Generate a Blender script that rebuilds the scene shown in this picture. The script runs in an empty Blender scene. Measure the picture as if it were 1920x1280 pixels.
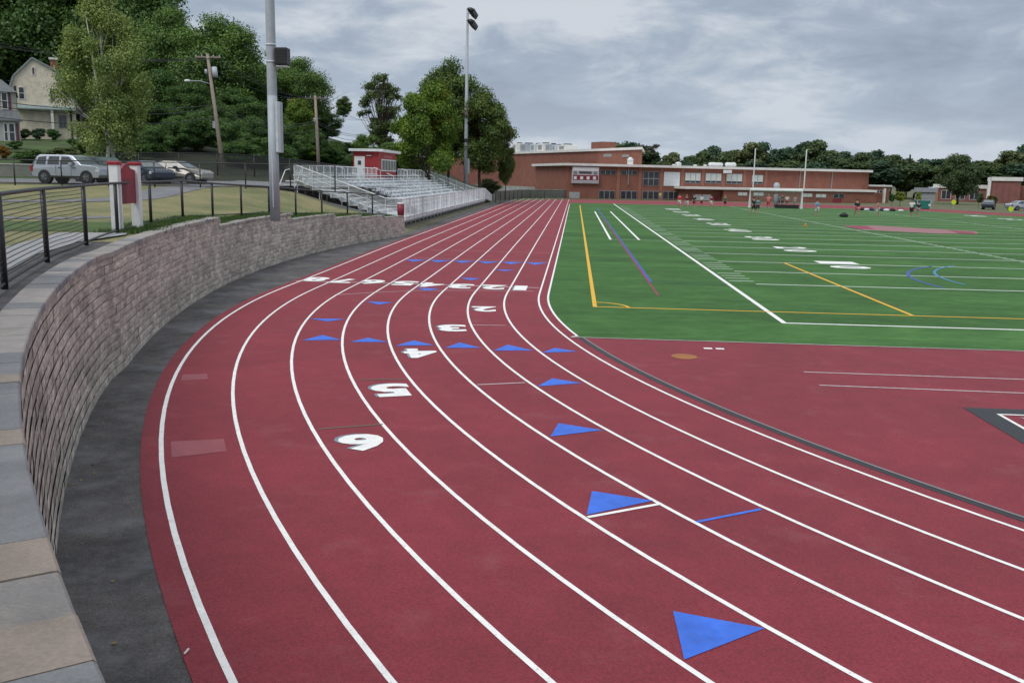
import bpy, bmesh, math, random
import numpy as np
from mathutils import Vector, Matrix
random.seed(7)
S = bpy.context.scene
COL = S.collection
R = math.radians
# ---------------------------------------------------------------- camera, sky, sun
F = 1734.84; PITCH = .17658; ROLL = .01977; YAW = -.06428
CAM = np.array([-5.508, -24.114, 3.628])
FW = np.array([math.sin(YAW)*math.cos(PITCH), math.cos(YAW)*math.cos(PITCH), -math.sin(PITCH)])
_r = np.array([math.cos(YAW), -math.sin(YAW), 0]); _u = np.cross(_r, FW)
RT = _r*math.cos(ROLL)+_u*math.sin(ROLL); UP = -_r*math.sin(ROLL)+_u*math.cos(ROLL)
FWH = np.array([math.sin(YAW), math.cos(YAW)]); RTH = np.array([math.cos(YAW), -math.sin(YAW)])
cd = bpy.data.cameras.new('camera'); cam = bpy.data.objects.new('camera', cd); COL.objects.link(cam)
cd.sensor_width = 36; cd.sensor_fit = 'HORIZONTAL'; cd.lens = F/1920*36; cd.clip_end = 3000; cd.clip_start = .05
M = Matrix.Identity(4)
for i in range(3):
    M[i][0] = RT[i]; M[i][1] = UP[i]; M[i][2] = -FW[i]; M[i][3] = CAM[i]
cam.matrix_world = M; S.camera = cam
S.view_settings.view_transform = 'Standard'; S.view_settings.look = 'None'
S.view_settings.exposure = 0; S.view_settings.gamma = 1
SUN_EL, SUN_AZ = R(52), R(215)
W = bpy.data.worlds.new('World'); S.world = W; W.use_nodes = True
nt = W.node_tree; nt.nodes.clear(); N = nt.nodes.new; LK = nt.links.new
def nmath(t, op, a, b=None, clamp=False):
    n = t.nodes.new('ShaderNodeMath'); n.operation = op; n.use_clamp = clamp
    for i, v in enumerate((a, b)):
        if v is None: continue
        if isinstance(v, (int, float)): n.inputs[i].default_value = v
        else: t.links.new(v, n.inputs[i])
    return n.outputs[0]
sky = N('ShaderNodeTexSky'); sky.sky_type = 'NISHITA'; sky.sun_disc = False; sky.sun_elevation = SUN_EL; sky.sun_rotation = SUN_AZ
tc = N('ShaderNodeTexCoord'); sp = N('ShaderNodeSeparateXYZ'); LK(tc.outputs['Generated'], sp.inputs[0])
zc = nmath(nt, 'MAXIMUM', sp.outputs[2], 0.0); zd = nmath(nt, 'ADD', zc, .26)
cx = nmath(nt, 'DIVIDE', sp.outputs[0], zd); cy = nmath(nt, 'DIVIDE', sp.outputs[1], zd)
cb = N('ShaderNodeCombineXYZ'); LK(cx, cb.inputs[0]); LK(cy, cb.inputs[1])
def wnoise(scale, detail, rough, loc, dist=0):
    mp = N('ShaderNodeMapping'); mp.inputs['Location'].default_value = loc; LK(cb.outputs[0], mp.inputs[0])
    n = N('ShaderNodeTexNoise'); n.inputs['Scale'].default_value = scale; n.inputs['Detail'].default_value = detail
    n.inputs['Roughness'].default_value = rough; n.inputs['Distortion'].default_value = dist; LK(mp.outputs[0], n.inputs[0]); return n.outputs[0]
n1 = wnoise(1.05, 5, .5, (3.1, 2.2, 0), .5); n2 = wnoise(3.6, 7, .6, (9, 4, 2), .4)
nn = nmath(nt, 'ADD', nmath(nt, 'MULTIPLY', n1, .62), nmath(nt, 'MULTIPLY', n2, .38))
rp = N('ShaderNodeValToRGB'); LK(nn, rp.inputs[0]); e = rp.color_ramp.elements
e[0].position = .40; e[0].color = (.28, .335, .43, 1); e[1].position = .585; e[1].color = (.63, .675, .735, 1)
m = e.new(.5); m.color = (.38, .45, .55, 1)
hz = N('ShaderNodeMapRange'); LK(sp.outputs[2], hz.inputs[0]); hz.inputs[1].default_value = .0; hz.inputs[2].default_value = .13
hz.inputs[3].default_value = .65; hz.inputs[4].default_value = 0
mx = N('ShaderNodeMixRGB'); LK(hz.outputs[0], mx.inputs[0]); LK(rp.outputs[0], mx.inputs[1]); mx.inputs[2].default_value = (.56, .64, .745, 1)
zen = N('ShaderNodeMapRange'); LK(sp.outputs[2], zen.inputs[0]); zen.inputs[1].default_value = .3; zen.inputs[2].default_value = 1
zen.inputs[3].default_value = 1; zen.inputs[4].default_value = 2.1                      # overcast sky is brighter overhead
zm = N('ShaderNodeMapRange'); LK(sp.outputs[2], zm.inputs[0]); zm.inputs[1].default_value = .3; zm.inputs[2].default_value = .7; zm.inputs[4].default_value = .75
mz = N('ShaderNodeMixRGB'); LK(zm.outputs[0], mz.inputs[0]); LK(mx.outputs[0], mz.inputs[1]); mz.inputs[2].default_value = (.56, .575, .59, 1)
b1 = N('ShaderNodeBackground'); LK(mz.outputs[0], b1.inputs[0]); LK(zen.outputs[0], b1.inputs[1])
b2 = N('ShaderNodeBackground'); LK(sky.outputs[0], b2.inputs[0]); b2.inputs[1].default_value = .08
ms = N('ShaderNodeMixShader'); ms.inputs[0].default_value = .93; LK(b2.outputs[0], ms.inputs[1]); LK(b1.outputs[0], ms.inputs[2])
wo = N('ShaderNodeOutputWorld'); LK(ms.outputs[0], wo.inputs[0])
sd = bpy.data.lights.new('sun', 'SUN'); so = bpy.data.objects.new('sun', sd); COL.objects.link(so)
sd.energy = 1.5; sd.angle = R(28); sd.color = (1, .97, .92); so.location = (0, 0, 60)
sdir = Vector((math.sin(SUN_AZ)*math.cos(SUN_EL), math.cos(SUN_AZ)*math.cos(SUN_EL), math.sin(SUN_EL)))
so.rotation_euler = sdir.to_track_quat('Z', 'Y').to_euler()
# ---------------------------------------------------------------- measuring helpers
def ray(x, y): return FW+RT*(x-960)/F+UP*(640-y)/F
def at(x, y, D): return CAM+ray(x, y)*D
def atz(x, y, z=0.):
    d = ray(x, y); return CAM+d*((z-CAM[2])/d[2])
def atplane(x, y, P, n):
    d = ray(x, y); P = np.array(P, float); n = np.array(n, float); return CAM+d*(((P-CAM)@n)/(d@n))
def sstep(a, b, x):
    t = min(1, max(0, (x-a)/(b-a))); return t*t*(3-2*t)
# ---------------------------------------------------------------- materials
MATS = {}
def mat(name, c, rough=.7, c2=None, scale=3., detail=5, bump=0., bscale=None, metal=0., spec=.5, island=0., lo=.35, hi=.65, stretch=None, objinfo=False):
    if name in MATS: return MATS[name]
    m = bpy.data.materials.new(name); m.use_nodes = True; t = m.node_tree; p = t.nodes['Principled BSDF']
    p.inputs['Roughness'].default_value = rough; p.inputs['Metallic'].default_value = metal
    p.inputs['Specular IOR Level'].default_value = spec
    g = t.nodes.new('ShaderNodeNewGeometry' if not objinfo else 'ShaderNodeTexCoord'); vec = g.outputs['Position'] if not objinfo else g.outputs['Object']
    if stretch:
        mp = t.nodes.new('ShaderNodeMapping'); mp.inputs['Scale'].default_value = stretch; t.links.new(vec, mp.inputs[0]); vec = mp.outputs[0]
    if c2 is None: c2 = tuple(v*.82 for v in c)
    n = t.nodes.new('ShaderNodeTexNoise'); n.inputs['Scale'].default_value = scale; n.inputs['Detail'].default_value = detail; n.inputs['Roughness'].default_value = .65
    t.links.new(vec, n.inputs[0])
    r = t.nodes.new('ShaderNodeValToRGB'); r.color_ramp.elements[0].position = lo; r.color_ramp.elements[1].position = hi
    r.color_ramp.elements[0].color = (*c2, 1); r.color_ramp.elements[1].color = (*c, 1); t.links.new(n.outputs[0], r.inputs[0])
    out = r.outputs[0]
    if island:
        gg = t.nodes.new('ShaderNodeNewGeometry'); v = nmath(t, 'ADD', nmath(t, 'MULTIPLY', gg.outputs['Random Per Island'], island), 1-island/2)
        x = t.nodes.new('ShaderNodeVectorMath'); x.operation = 'SCALE'; t.links.new(out, x.inputs[0]); t.links.new(v, x.inputs['Scale']); out = x.outputs[0]
    t.links.new(out, p.inputs['Base Color'])
    if bump:
        b = t.nodes.new('ShaderNodeBump'); b.inputs['Strength'].default_value = bump; b.inputs['Distance'].default_value = .02
        n3 = t.nodes.new('ShaderNodeTexNoise'); n3.inputs['Scale'].default_value = bscale or scale*8; n3.inputs['Detail'].default_value = 4; t.links.new(vec, n3.inputs[0])
        t.links.new(n3.outputs[0], b.inputs['Height']); t.links.new(b.outputs[0], p.inputs['Normal'])
    MATS[name] = m; return m
def speckle(m, c, scale, thr, soft=.05, amt=.8):
    t = m.node_tree; p = t.nodes['Principled BSDF']; src = p.inputs['Base Color'].links[0].from_socket
    g = t.nodes.new('ShaderNodeNewGeometry'); n = t.nodes.new('ShaderNodeTexNoise'); n.inputs['Scale'].default_value = scale; n.inputs['Detail'].default_value = 5; n.inputs['Roughness'].default_value = .7
    t.links.new(g.outputs['Position'], n.inputs[0]); mr = t.nodes.new('ShaderNodeMapRange'); mr.inputs[1].default_value = thr; mr.inputs[2].default_value = thr+soft; mr.inputs[4].default_value = amt
    t.links.new(n.outputs[0], mr.inputs[0]); x = t.nodes.new('ShaderNodeMixRGB'); t.links.new(mr.outputs[0], x.inputs[0]); t.links.new(src, x.inputs[1]); x.inputs[2].default_value = (*c, 1)
    t.links.new(x.outputs[0], p.inputs['Base Color']); return m
def mixnoise(m, scale, amount, fine=True, stretch=(1, 1, 1)):
    """multiply base colour by a second, finer noise"""
    t = m.node_tree; p = t.nodes['Principled BSDF']; src = p.inputs['Base Color'].links[0].from_socket
    g = t.nodes.new('ShaderNodeNewGeometry'); mp = t.nodes.new('ShaderNodeMapping'); mp.inputs['Scale'].default_value = stretch
    t.links.new(g.outputs['Position'], mp.inputs[0])
    n = t.nodes.new('ShaderNodeTexNoise'); n.inputs['Scale'].default_value = scale; n.inputs['Detail'].default_value = 3; t.links.new(mp.outputs[0], n.inputs[0])
    q_ = t.nodes.new('ShaderNodeMapRange'); q_.inputs[1].default_value = .27; q_.inputs[2].default_value = .73; t.links.new(n.outputs[0], q_.inputs[0])
    v = nmath(t, 'ADD', nmath(t, 'MULTIPLY', q_.outputs[0], amount*2), 1-amount)
    x = t.nodes.new('ShaderNodeVectorMath'); x.operation = 'SCALE'; t.links.new(src, x.inputs[0]); t.links.new(v, x.inputs['Scale'])
    t.links.new(x.outputs[0], p.inputs['Base Color']); return m
def leafmat(name, c, c2, tint=None, tamt=.5, isl=.5):
    if name in MATS: return MATS[name]
    m = bpy.data.materials.new(name); m.use_nodes = True; t = m.node_tree; t.nodes.clear()
    tc = t.nodes.new('ShaderNodeTexCoord'); n = t.nodes.new('ShaderNodeTexNoise'); n.inputs['Scale'].default_value = .45; n.inputs['Detail'].default_value = 3
    t.links.new(tc.outputs['Object'], n.inputs[0]); r = t.nodes.new('ShaderNodeValToRGB'); e = r.color_ramp.elements
    e[0].position = .36; e[0].color = (*c2, 1); e[1].position = .62; e[1].color = (*c, 1); t.links.new(n.outputs[0], r.inputs[0]); out = r.outputs[0]
    g = t.nodes.new('ShaderNodeNewGeometry')
    if tint:
        n2 = t.nodes.new('ShaderNodeTexNoise'); n2.inputs['Scale'].default_value = .28; n2.inputs['Detail'].default_value = 2
        mp = t.nodes.new('ShaderNodeMapping'); mp.inputs['Location'].default_value = (5, 9, 3); t.links.new(tc.outputs['Object'], mp.inputs[0]); t.links.new(mp.outputs[0], n2.inputs[0])
        mr = t.nodes.new('ShaderNodeMapRange'); mr.inputs[1].default_value = 1-tamt; mr.inputs[2].default_value = 1.12-tamt; t.links.new(n2.outputs[0], mr.inputs[0])
        mm = nmath(t, 'MULTIPLY', mr.outputs[0], nmath(t, 'GREATER_THAN', g.outputs['Random Per Island'], .35), True)
        x = t.nodes.new('ShaderNodeMixRGB'); t.links.new(mm, x.inputs[0]); t.links.new(out, x.inputs[1]); x.inputs[2].default_value = (*tint, 1); out = x.outputs[0]
    v = nmath(t, 'ADD', nmath(t, 'MULTIPLY', g.outputs['Random Per Island'], isl), 1-isl/2)
    x = t.nodes.new('ShaderNodeVectorMath'); x.operation = 'SCALE'; t.links.new(out, x.inputs[0]); t.links.new(v, x.inputs['Scale'])
    d = t.nodes.new('ShaderNodeBsdfDiffuse'); t.links.new(x.outputs[0], d.inputs[0])
    tr = t.nodes.new('ShaderNodeBsdfTranslucent'); t.links.new(x.outputs[0], tr.inputs[0])
    gl = t.nodes.new('ShaderNodeBsdfGlossy'); gl.inputs['Roughness'].default_value = .45; gl.inputs[0].default_value = (.8, .85, .8, 1)
    ms = t.nodes.new('ShaderNodeMixShader'); ms.inputs[0].default_value = .25; t.links.new(d.outputs[0], ms.inputs[1]); t.links.new(tr.outputs[0], ms.inputs[2])
    m2 = t.nodes.new('ShaderNodeMixShader'); m2.inputs[0].default_value = .03; t.links.new(ms.outputs[0], m2.inputs[1]); t.links.new(gl.outputs[0], m2.inputs[2])
    o = t.nodes.new('ShaderNodeOutputMaterial'); t.links.new(m2.outputs[0], o.inputs[0]); MATS[name] = m; return m
def chainmat(name, pitch=.055, wire=.10, c=(.03, .03, .035)):
    if name in MATS: return MATS[name]
    m = bpy.data.materials.new(name); m.use_nodes = True; t = m.node_tree; p = t.nodes['Principled BSDF']
    p.inputs['Base Color'].default_value = (*c, 1); p.inputs['Roughness'].default_value = .45
    uv = t.nodes.new('ShaderNodeUVMap'); s = t.nodes.new('ShaderNodeSeparateXYZ'); t.links.new(uv.outputs[0], s.inputs[0])
    a = nmath(t, 'FRACT', nmath(t, 'DIVIDE', nmath(t, 'ADD', s.outputs[0], s.outputs[1]), pitch))
    b = nmath(t, 'FRACT', nmath(t, 'DIVIDE', nmath(t, 'SUBTRACT', nmath(t, 'ADD', s.outputs[0], 500), s.outputs[1]), pitch))
    k = nmath(t, 'MAXIMUM', nmath(t, 'LESS_THAN', a, wire), nmath(t, 'LESS_THAN', b, wire)); t.links.new(k, p.inputs['Alpha'])
    MATS[name] = m; return m
TRACK = mat('track_rubber', (.258, .030, .046), .74, (.212, .025, .037), .5, 6, .6, 120, lo=.3, hi=.7, spec=.42); mixnoise(TRACK, 42, .26); mixnoise(TRACK, .3, .10); mixnoise(TRACK, 2.2, .09)
speckle(TRACK, (.24, .09, .10), 1.1, .56, .16, .35)
TURF = mat('turf', (.066, .165, .042), .9, (.042, .118, .030), .9, 6, .8, 60, spec=.25, stretch=(.5, 1.5, 1)); mixnoise(TURF, 6, .18, stretch=(.5, 1.6, 1)); mixnoise(TURF, .11, .22, stretch=(.12, 2.2, 1)); mixnoise(TURF, 1.6, .12, stretch=(.6, 1.3, 1)); mixnoise(TURF, 45, .3); mixnoise(TURF, .25, .16)
PAINT = mat('white_paint', (.90, .90, .88), .6, (.80, .80, .78), 6, bump=.2, bscale=120)
speckle(PAINT, (.45, .28, .30), 34, .60); mixnoise(PAINT, 8, .06)
PAINTW = mat('worn_white_paint', (.62, .56, .57), .65, (.48, .36, .39), 9, bump=.2, bscale=120)
PAINTF = mat('field_white_paint', (.72, .78, .72), .8, (.56, .66, .56), 14)
PAINTF2 = mat('thin_field_paint', (.62, .70, .62), .8, (.44, .55, .44), 14)
BLUEP = mat('blue_paint', (.035, .16, .72), .55, (.028, .13, .62), 8, bump=.2, bscale=120)
speckle(BLUEP, (.16, .10, .30), 38, .60); mixnoise(BLUEP, 3, .16)
BLUED = mat('dull_blue_paint', (.05, .10, .36), .7); LBLUE = mat('light_blue_paint', (.06, .24, .42), .7)
YELP = mat('yellow_paint', (.80, .47, .03), .7, (.66, .38, .03), 10)
GREYP = mat('grey_green_paint', (.14, .13, .10), .7); SHADP = mat('grey_number_shadow', (.22, .28, .34), .7)
MARP = mat('maroon_paint', (.28, .03, .07), .7); PINKP = mat('pink_paint', (.33, .15, .16), .7)
BLACKP = mat('black_rubber', (.025, .028, .032), .6); GREYR = mat('grey_edging', (.20, .21, .22), .6)
ASPH = mat('asphalt', (.135, .128, .128), .9, (.070, .067, .069), .9, 8, .7, 80, spec=.3); mixnoise(ASPH, 45, .30); mixnoise(ASPH, 3.5, .22); speckle(ASPH, (.30, .27, .22), 22, .66, .03, .8); speckle(ASPH, (.20, .205, .225), .8, .52, .16, .6)
ASPHL = mat('pale_asphalt', (.25, .25, .26), .85, (.17, .175, .19), .8, 6, .3, 60); mixnoise(ASPHL, 40, .15)
CONC = mat('concrete', (.38, .39, .40), .85, (.30, .31, .32), 1.2, 6, .3, 60)
DRYG = mat('dry_grass', (.29, .255, .12), .9, (.14, .165, .062), .35, 7, .8, 25, lo=.38, hi=.62); mixnoise(DRYG, 14, .3)
GREENG = mat('green_grass', (.085, .15, .03), .9, (.05, .095, .02), 1.5, 6, .8, 25); mixnoise(GREENG, 20, .35)
DIRT = mat('dirt_bank', (.19, .165, .12), .9, (.10, .11, .06), 1., 6, .6, 20)
DARKM = mat('black_coated_steel', (.018, .018, .022), .4); BLACK = mat('black_plastic', (.02, .02, .023), .5)
GALV = mat('galvanised_steel', (.42, .46, .50), .6, (.35, .39, .43), 3, metal=.1, objinfo=True)
ALU = mat('brushed_aluminium', (.84, .86, .87), .4, (.70, .73, .75), 2, metal=.05)
ALUD = mat('aluminium_frame', (.62, .66, .69), .45, (.50, .55, .59), 5, metal=.1)
WHITE = mat('white_gloss', (.78, .79, .79), .45, (.66, .67, .67), 2); REDB = mat('red_siding', (.36, .028, .03), .6, (.28, .022, .025), 6)
MAROON = mat('maroon_board', (.24, .022, .045), .5); REDCAP = mat('red_cap', (.33, .015, .03), .5)
BRICK = mat('brick', (.275, .108, .075), .85, (.21, .082, .058), .7, 6); mixnoise(BRICK, 9, .16)
BRICK2 = mat('purple_brick', (.27, .11, .10), .85, (.20, .085, .08), .7, 6)
TRIMM = mat('pale_trim', (.78, .77, .74), .7, (.66, .65, .62), .6); STONEW = mat('stone_base', (.33, .33, .29), .9, (.20, .21, .18), .5, 6)
GLASSD = mat('dark_glass', (.022, .027, .032), .12, (.05, .055, .065), .8); BLIND = mat('window_blind', (.60, .64, .60), .6, (.50, .54, .52), 1.5)
MULL = mat('window_frame_grey', (.30, .31, .31), .6); CREAM = mat('cream_siding', (.78, .70, .56), .8, (.60, .53, .42), 2)
TANS = mat('tan_siding', (.46, .43, .39), .8, (.30, .28, .25), 2); ROOFG = mat('grey_shingle', (.15, .16, .17), .9, (.10, .11, .12), 3)
ROOFP = mat('pale_shingle', (.27, .33, .33), .9, (.21, .26, .26), 3); PLUM = mat('plum_shutter', (.12, .05, .075), .7)
BARK = mat('bark', (.10, .08, .062), .95, (.055, .045, .035), 4, 5, .5, 14, objinfo=True); BIRCHB = mat('birch_bark', (.62, .60, .55), .8, (.12, .11, .10), 3, 5, lo=.3, hi=.45, stretch=(1, 1, 5), objinfo=True)
WOODP = mat('weathered_pole_wood', (.34, .28, .24), .9, (.22, .18, .15), 4, 5, stretch=(4, 4, .4), objinfo=True)
TYRE = mat('tyre_rubber', (.02, .02, .02), .8); CHROME = mat('wheel_alloy', (.5, .5, .52), .3, metal=.8)
SILVER = mat('silver_car_paint', (.50, .54, .60), .28, (.46, .50, .56), 1, metal=.5); BEIGE = mat('champagne_car_paint', (.42, .40, .36), .3, (.38, .36, .33), 1, metal=.4)
NAVY = mat('dark_blue_car_paint', (.03, .045, .075), .25); GREENC = mat('dark_green_car_paint', (.05, .075, .07), .3)
CARGL = mat('car_window', (.025, .03, .035), .08, (.04, .045, .05), 1, spec=.8); REDL = mat('tail_light', (.35, .01, .01), .3)
SKIN = mat('skin', (.45, .26, .19), .6); HAIR = mat('dark_hair', (.04, .025, .015), .7); LIME = mat('lime_vinyl', (.62, .80, .02), .5)
GREENT = mat('green_canvas', (.01, .20, .15), .7); ORANGE = mat('orange_plastic', (.75, .28, .05), .5); RUSTY = mat('rust_orange', (.36, .14, .03), .7, (.28, .10, .03), 3)
CLOTH = {k: mat('cloth_'+k, v, .85) for k, v in dict(red=(.55, .03, .05), maroon=(.2, .02, .05), black=(.02, .02, .025), white=(.7, .7, .7), green=(.03, .12, .09), teal=(.05, .25, .28), lightblue=(.16, .42, .62), navy=(.03, .04, .1), pink=(.65, .18, .2), grey=(.3, .3, .32), yellow=(.6, .62, .15)).items()}
L_OAK = leafmat('leaves_dark_oak', (.155, .26, .055), (.07, .135, .034)); L_DARK = leafmat('leaves_deep_green', (.11, .20, .048), (.055, .118, .032))
L_BRIGHT = leafmat('leaves_bright_green', (.17, .27, .03), (.075, .15, .02), (.26, .22, .03), .38); L_BIRCH = leafmat('leaves_birch', (.30, .38, .11), (.165, .235, .065), (.33, .25, .05), .30)
L_TURN = leafmat('leaves_turning', (.135, .20, .045), (.065, .115, .03), (.27, .17, .05), .36); L_TURN2 = leafmat('leaves_turning_orange', (.14, .20, .045), (.07, .12, .03), (.36, .17, .06), .41); L_ORANGE = leafmat('leaves_orange', (.34, .14, .02), (.18, .12, .02))
L_FAR = leafmat('leaves_far', (.10, .145, .05), (.05, .085, .036)); L_FAR2 = leafmat('leaves_far_blue', (.07, .125, .065), (.036, .075, .045)); L_FAR3 = leafmat('leaves_far_olive', (.16, .19, .07), (.08, .11, .045))
L_YEL = leafmat('leaves_yellow_green', (.30, .34, .03), (.14, .2, .025)); L_GREY = leafmat('leaves_sparse_grey', (.12, .095, .085), (.07, .055, .05)); L_SHRUB = leafmat('leaves_shrub', (.06, .16, .03), (.03, .085, .02))
L_SPARSE = leafmat('leaves_sparse_green', (.15, .20, .06), (.075, .115, .04), (.22, .18, .08), .36)
CHAIN = chainmat('black_chain_link', .075, .10); CHAING = chainmat('dense_chain_link', .05, .30, (.05, .055, .05)); CHAINS = chainmat('grey_chain_link', .05, .16, (.75, .78, .80)); NET = chainmat('goal_net', .12, .10, (.6, .6, .6))
# ---------------------------------------------------------------- object helpers
def tag(o, label=None, cat=None, group=None, kind=None):
    if label: o['label'] = label
    if cat: o['category'] = cat
    if group: o['group'] = group
    if kind: o['kind'] = kind
    return o
def link(name, me, m=None, parent=None, smooth=False):
    o = bpy.data.objects.new(name, me); COL.objects.link(o)
    if m is not None and not me.materials: me.materials.append(m)
    if parent is not None: o.parent = parent
    if smooth:
        me.polygons.foreach_set('use_smooth', [True]*len(me.polygons))
    return o
def root(name, loc, label, cat, group=None, rz=0):
    o = bpy.data.objects.new(name, None); COL.objects.link(o); o.location = tuple(float(v) for v in loc); o.rotation_euler = (0, 0, rz); o.empty_display_size = .3
    return tag(o, label, cat, group)
class MB:
    """collects faces; coordinates are in the parent's frame"""
    def __init__(s): s.v = []; s.f = []
    def poly(s, pts):
        b = len(s.v); s.v += [tuple(float(c) for c in p) for p in pts]; s.f.append(tuple(range(b, b+len(pts)))); return s
    def raw(s, v, f):
        b = len(s.v); s.v += [tuple(float(c) for c in p) for p in v]; s.f += [tuple(i+b for i in q) for q in f]; return s
    def box(s, x0, x1, y0, y1, z0, z1):
        return s.raw([(x0, y0, z0), (x1, y0, z0), (x1, y1, z0), (x0, y1, z0), (x0, y0, z1), (x1, y0, z1), (x1, y1, z1), (x0, y1, z1)],
                     [(0, 3, 2, 1), (4, 5, 6, 7), (0, 1, 5, 4), (1, 2, 6, 5), (2, 3, 7, 6), (3, 0, 4, 7)])
    def bar(s, a, b, w, h=None, up=(0, 0, 1)):
        a = Vector(a); b = Vector(b); h = h or w; d = (b-a).normalized(); u = Vector(up)
        if abs(d.dot(u)) > .98: u = Vector((0, 1, 0))
        r = d.cross(u).normalized(); u = r.cross(d)
        v = [p+r*i*w/2+u*j*h/2 for p in (a, b) for i, j in ((-1, -1), (1, -1), (1, 1), (-1, 1))]
        return s.raw(v, [(0, 1, 2, 3), (7, 6, 5, 4), (0, 4, 5, 1), (1, 5, 6, 2), (2, 6, 7, 3), (3, 7, 4, 0)])
    def tube(s, pts, rad, n=8, caps=True):
        pts = [Vector(p) for p in pts]; rad = rad if isinstance(rad, (list, tuple)) else [rad]*len(pts); b = len(s.v); pr = None
        for i, p in enumerate(pts):
            d = (pts[min(i+1, len(pts)-1)]-pts[max(i-1, 0)]).normalized()
            if pr is None: pr = d.orthogonal().normalized()
            r = (pr-d*pr.dot(d)); r = r.normalized() if r.length > 1e-6 else d.orthogonal().normalized(); pr = r; u = d.cross(r)
            for k in range(n):
                a = 2*math.pi*k/n; s.v.append(tuple(p+(r*math.cos(a)+u*math.sin(a))*rad[i]))
        for i in range(len(pts)-1):
            for k in range(n):
                s.f.append((b+i*n+k, b+i*n+(k+1) % n, b+(i+1)*n+(k+1) % n, b+(i+1)*n+k))
        if caps: s.f.append(tuple(b+k for k in range(n))[::-1]); s.f.append(tuple(b+(len(pts)-1)*n+k for k in range(n)))
        return s
    def prism(s, pts, h0, h1):
        """pts: xy polygon ccw, between two heights"""
        n = len(pts); v = [(p[0], p[1], h0) for p in pts]+[(p[0], p[1], h1) for p in pts]
        return s.raw(v, [tuple(range(n))[::-1], tuple(range(n, 2*n))]+[(i, (i+1) % n, n+(i+1) % n, n+i) for i in range(n)])
    def strip(s, A, B):
        b = len(s.v); n = len(A); s.v += [tuple(map(float, p)) for p in A]+[tuple(map(float, p)) for p in B]
        s.f += [(b+i, b+i+1, b+n+i+1, b+n+i) for i in range(n-1)]; return s
    def build(s, name, m, parent=None, smooth=False, bevel=0, uv=None):
        me = bpy.data.meshes.new(name); me.from_pydata(s.v, [], s.f); me.update()
        if uv is not None:
            l = me.uv_layers.new(name='UVMap'); fl = []
            for p in me.polygons:
                for vi in p.vertices: fl += list(uv[vi])
            l.data.foreach_set('uv', fl)
        o = link(name, me, m, parent, smooth)
        if bevel:
            bm = o.modifiers.new('b', 'BEVEL'); bm.width = bevel; bm.segments = 2; bm.limit_method = 'ANGLE'
        return o
def copy_tree(o, parent=None, label=None):
    c = o.copy(); COL.objects.link(c)
    if parent is not None: c.parent = parent
    if label: c['label'] = label
    for ch in list(o.children): copy_tree(ch, c)
    return c
def struct(o): o['kind'] = 'structure'; return o
# ---------------------------------------------------------------- track geometry
CC = np.array([27.3, 4.7]); RIN = 33.83
def lanew(Y): return 1.012+.040*sstep(2, 28, Y)
def curve_pts(off, Ystart=105, a_end=80, step=1.2):
    """line at off lanes outside the inner line: straight from Y=Ystart down to the bend, then round the bend"""
    P = []
    Ys = list(np.linspace(Ystart, CC[1]+.01, 60))
    for Y in Ys: P.append((-6.53-off*lanew(Y), Y))
    Rr = RIN+off*1.012
    for a in np.arange(0, a_end+.01, step): P.append((CC[0]-Rr*math.cos(R(a)), CC[1]-Rr*math.sin(R(a))))
    P = P[:60]+P[61:]
    return np.array(P)
def normals2(P):
    d = np.gradient(P, axis=0); d /= np.linalg.norm(d, axis=1)[:, None]; return np.c_[d[:, 1], -d[:, 0]]
def ribbon(mb, P, w, z):
    P = np.array(P, float); n = normals2(P); A = np.c_[P+n*w/2, np.full(len(P), z)]; B = np.c_[P-n*w/2, np.full(len(P), z)]
    if np.cross(A[1, :2]-A[0, :2], B[0, :2]-A[0, :2]) < 0: A, B = B, A
    mb.strip(A, B); return mb
def flat(name, polys, m, z, parent):
    mb = MB()
    for P in polys:
        a = sum(P[i][0]*P[(i+1) % len(P)][1]-P[(i+1) % len(P)][0]*P[i][1] for i in range(len(P)))
        if a < 0: P = list(P)[::-1]
        mb.poly([(p[0], p[1], z) for p in P])
    return mb.build(name, m, parent)
def line(name, pts, w, m, z, parent): return ribbon(MB(), pts, w, z).build(name, m, parent)
GZ, AZ, TZ, FZ = 0., .008, .016, .024
# ground
g = MB(); g.poly([(-15.0, -400, GZ), (900, -400, GZ), (900, 900, GZ), (-15.0, 900, GZ)])
g.poly([(-17.0, 31, GZ), (-15.0, 31, GZ), (-15.0, 900, GZ), (-17, 900, GZ)])
ground = struct(g.build('ground', mat('park_ground', (.12, .13, .06), .9, (.09, .10, .045), .3)))
# red sheet: outer outline
out = list(curve_pts(8.25, 105, 100)); outl = [(-14.95-.4*0, 105), (-14.6, 112), (-12.6, 121), (-9, 128), (-4.7, 131.8), (5.5, 134.6), (20, 136.5), (34, 134), (44.5, 127), (49, 117), (54, 100), (64, 70), (74, 40), (78, 5), (72, -22)]
outline = outl[::-1]+[tuple(p) for p in out[1:]]
# close through behind camera
outline += [(27.3, -37.9), (45, -34), (62, -24)]
bmx = bmesh.new(); vs = [bmx.verts.new((p[0], p[1], TZ)) for p in outline]; fc = bmx.faces.new(vs); bmesh.ops.triangulate(bmx, faces=[fc])
if sum(f.normal.z for f in bmx.faces) < 0: bmesh.ops.reverse_faces(bmx, faces=bmx.faces)
me = bpy.data.meshes.new('running_track'); bmx.to_mesh(me); bmx.free(); track = struct(link('running_track', me, TRACK))
# edge of the raised rubber against the asphalt
e1 = curve_pts(8.25, 105, 100); mb = MB(); mb.strip(np.c_[e1, np.full(len(e1), TZ-.001)], np.c_[e1, np.full(len(e1), .002)]); mb.build('rubber_edge', TRACK, track)
LZ = TZ+.004
for k in range(9): line('lane_line', curve_pts(k, 128 if k == 8 else 131, 90), .055 if k < 8 else .06, PAINT, LZ, track)
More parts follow.
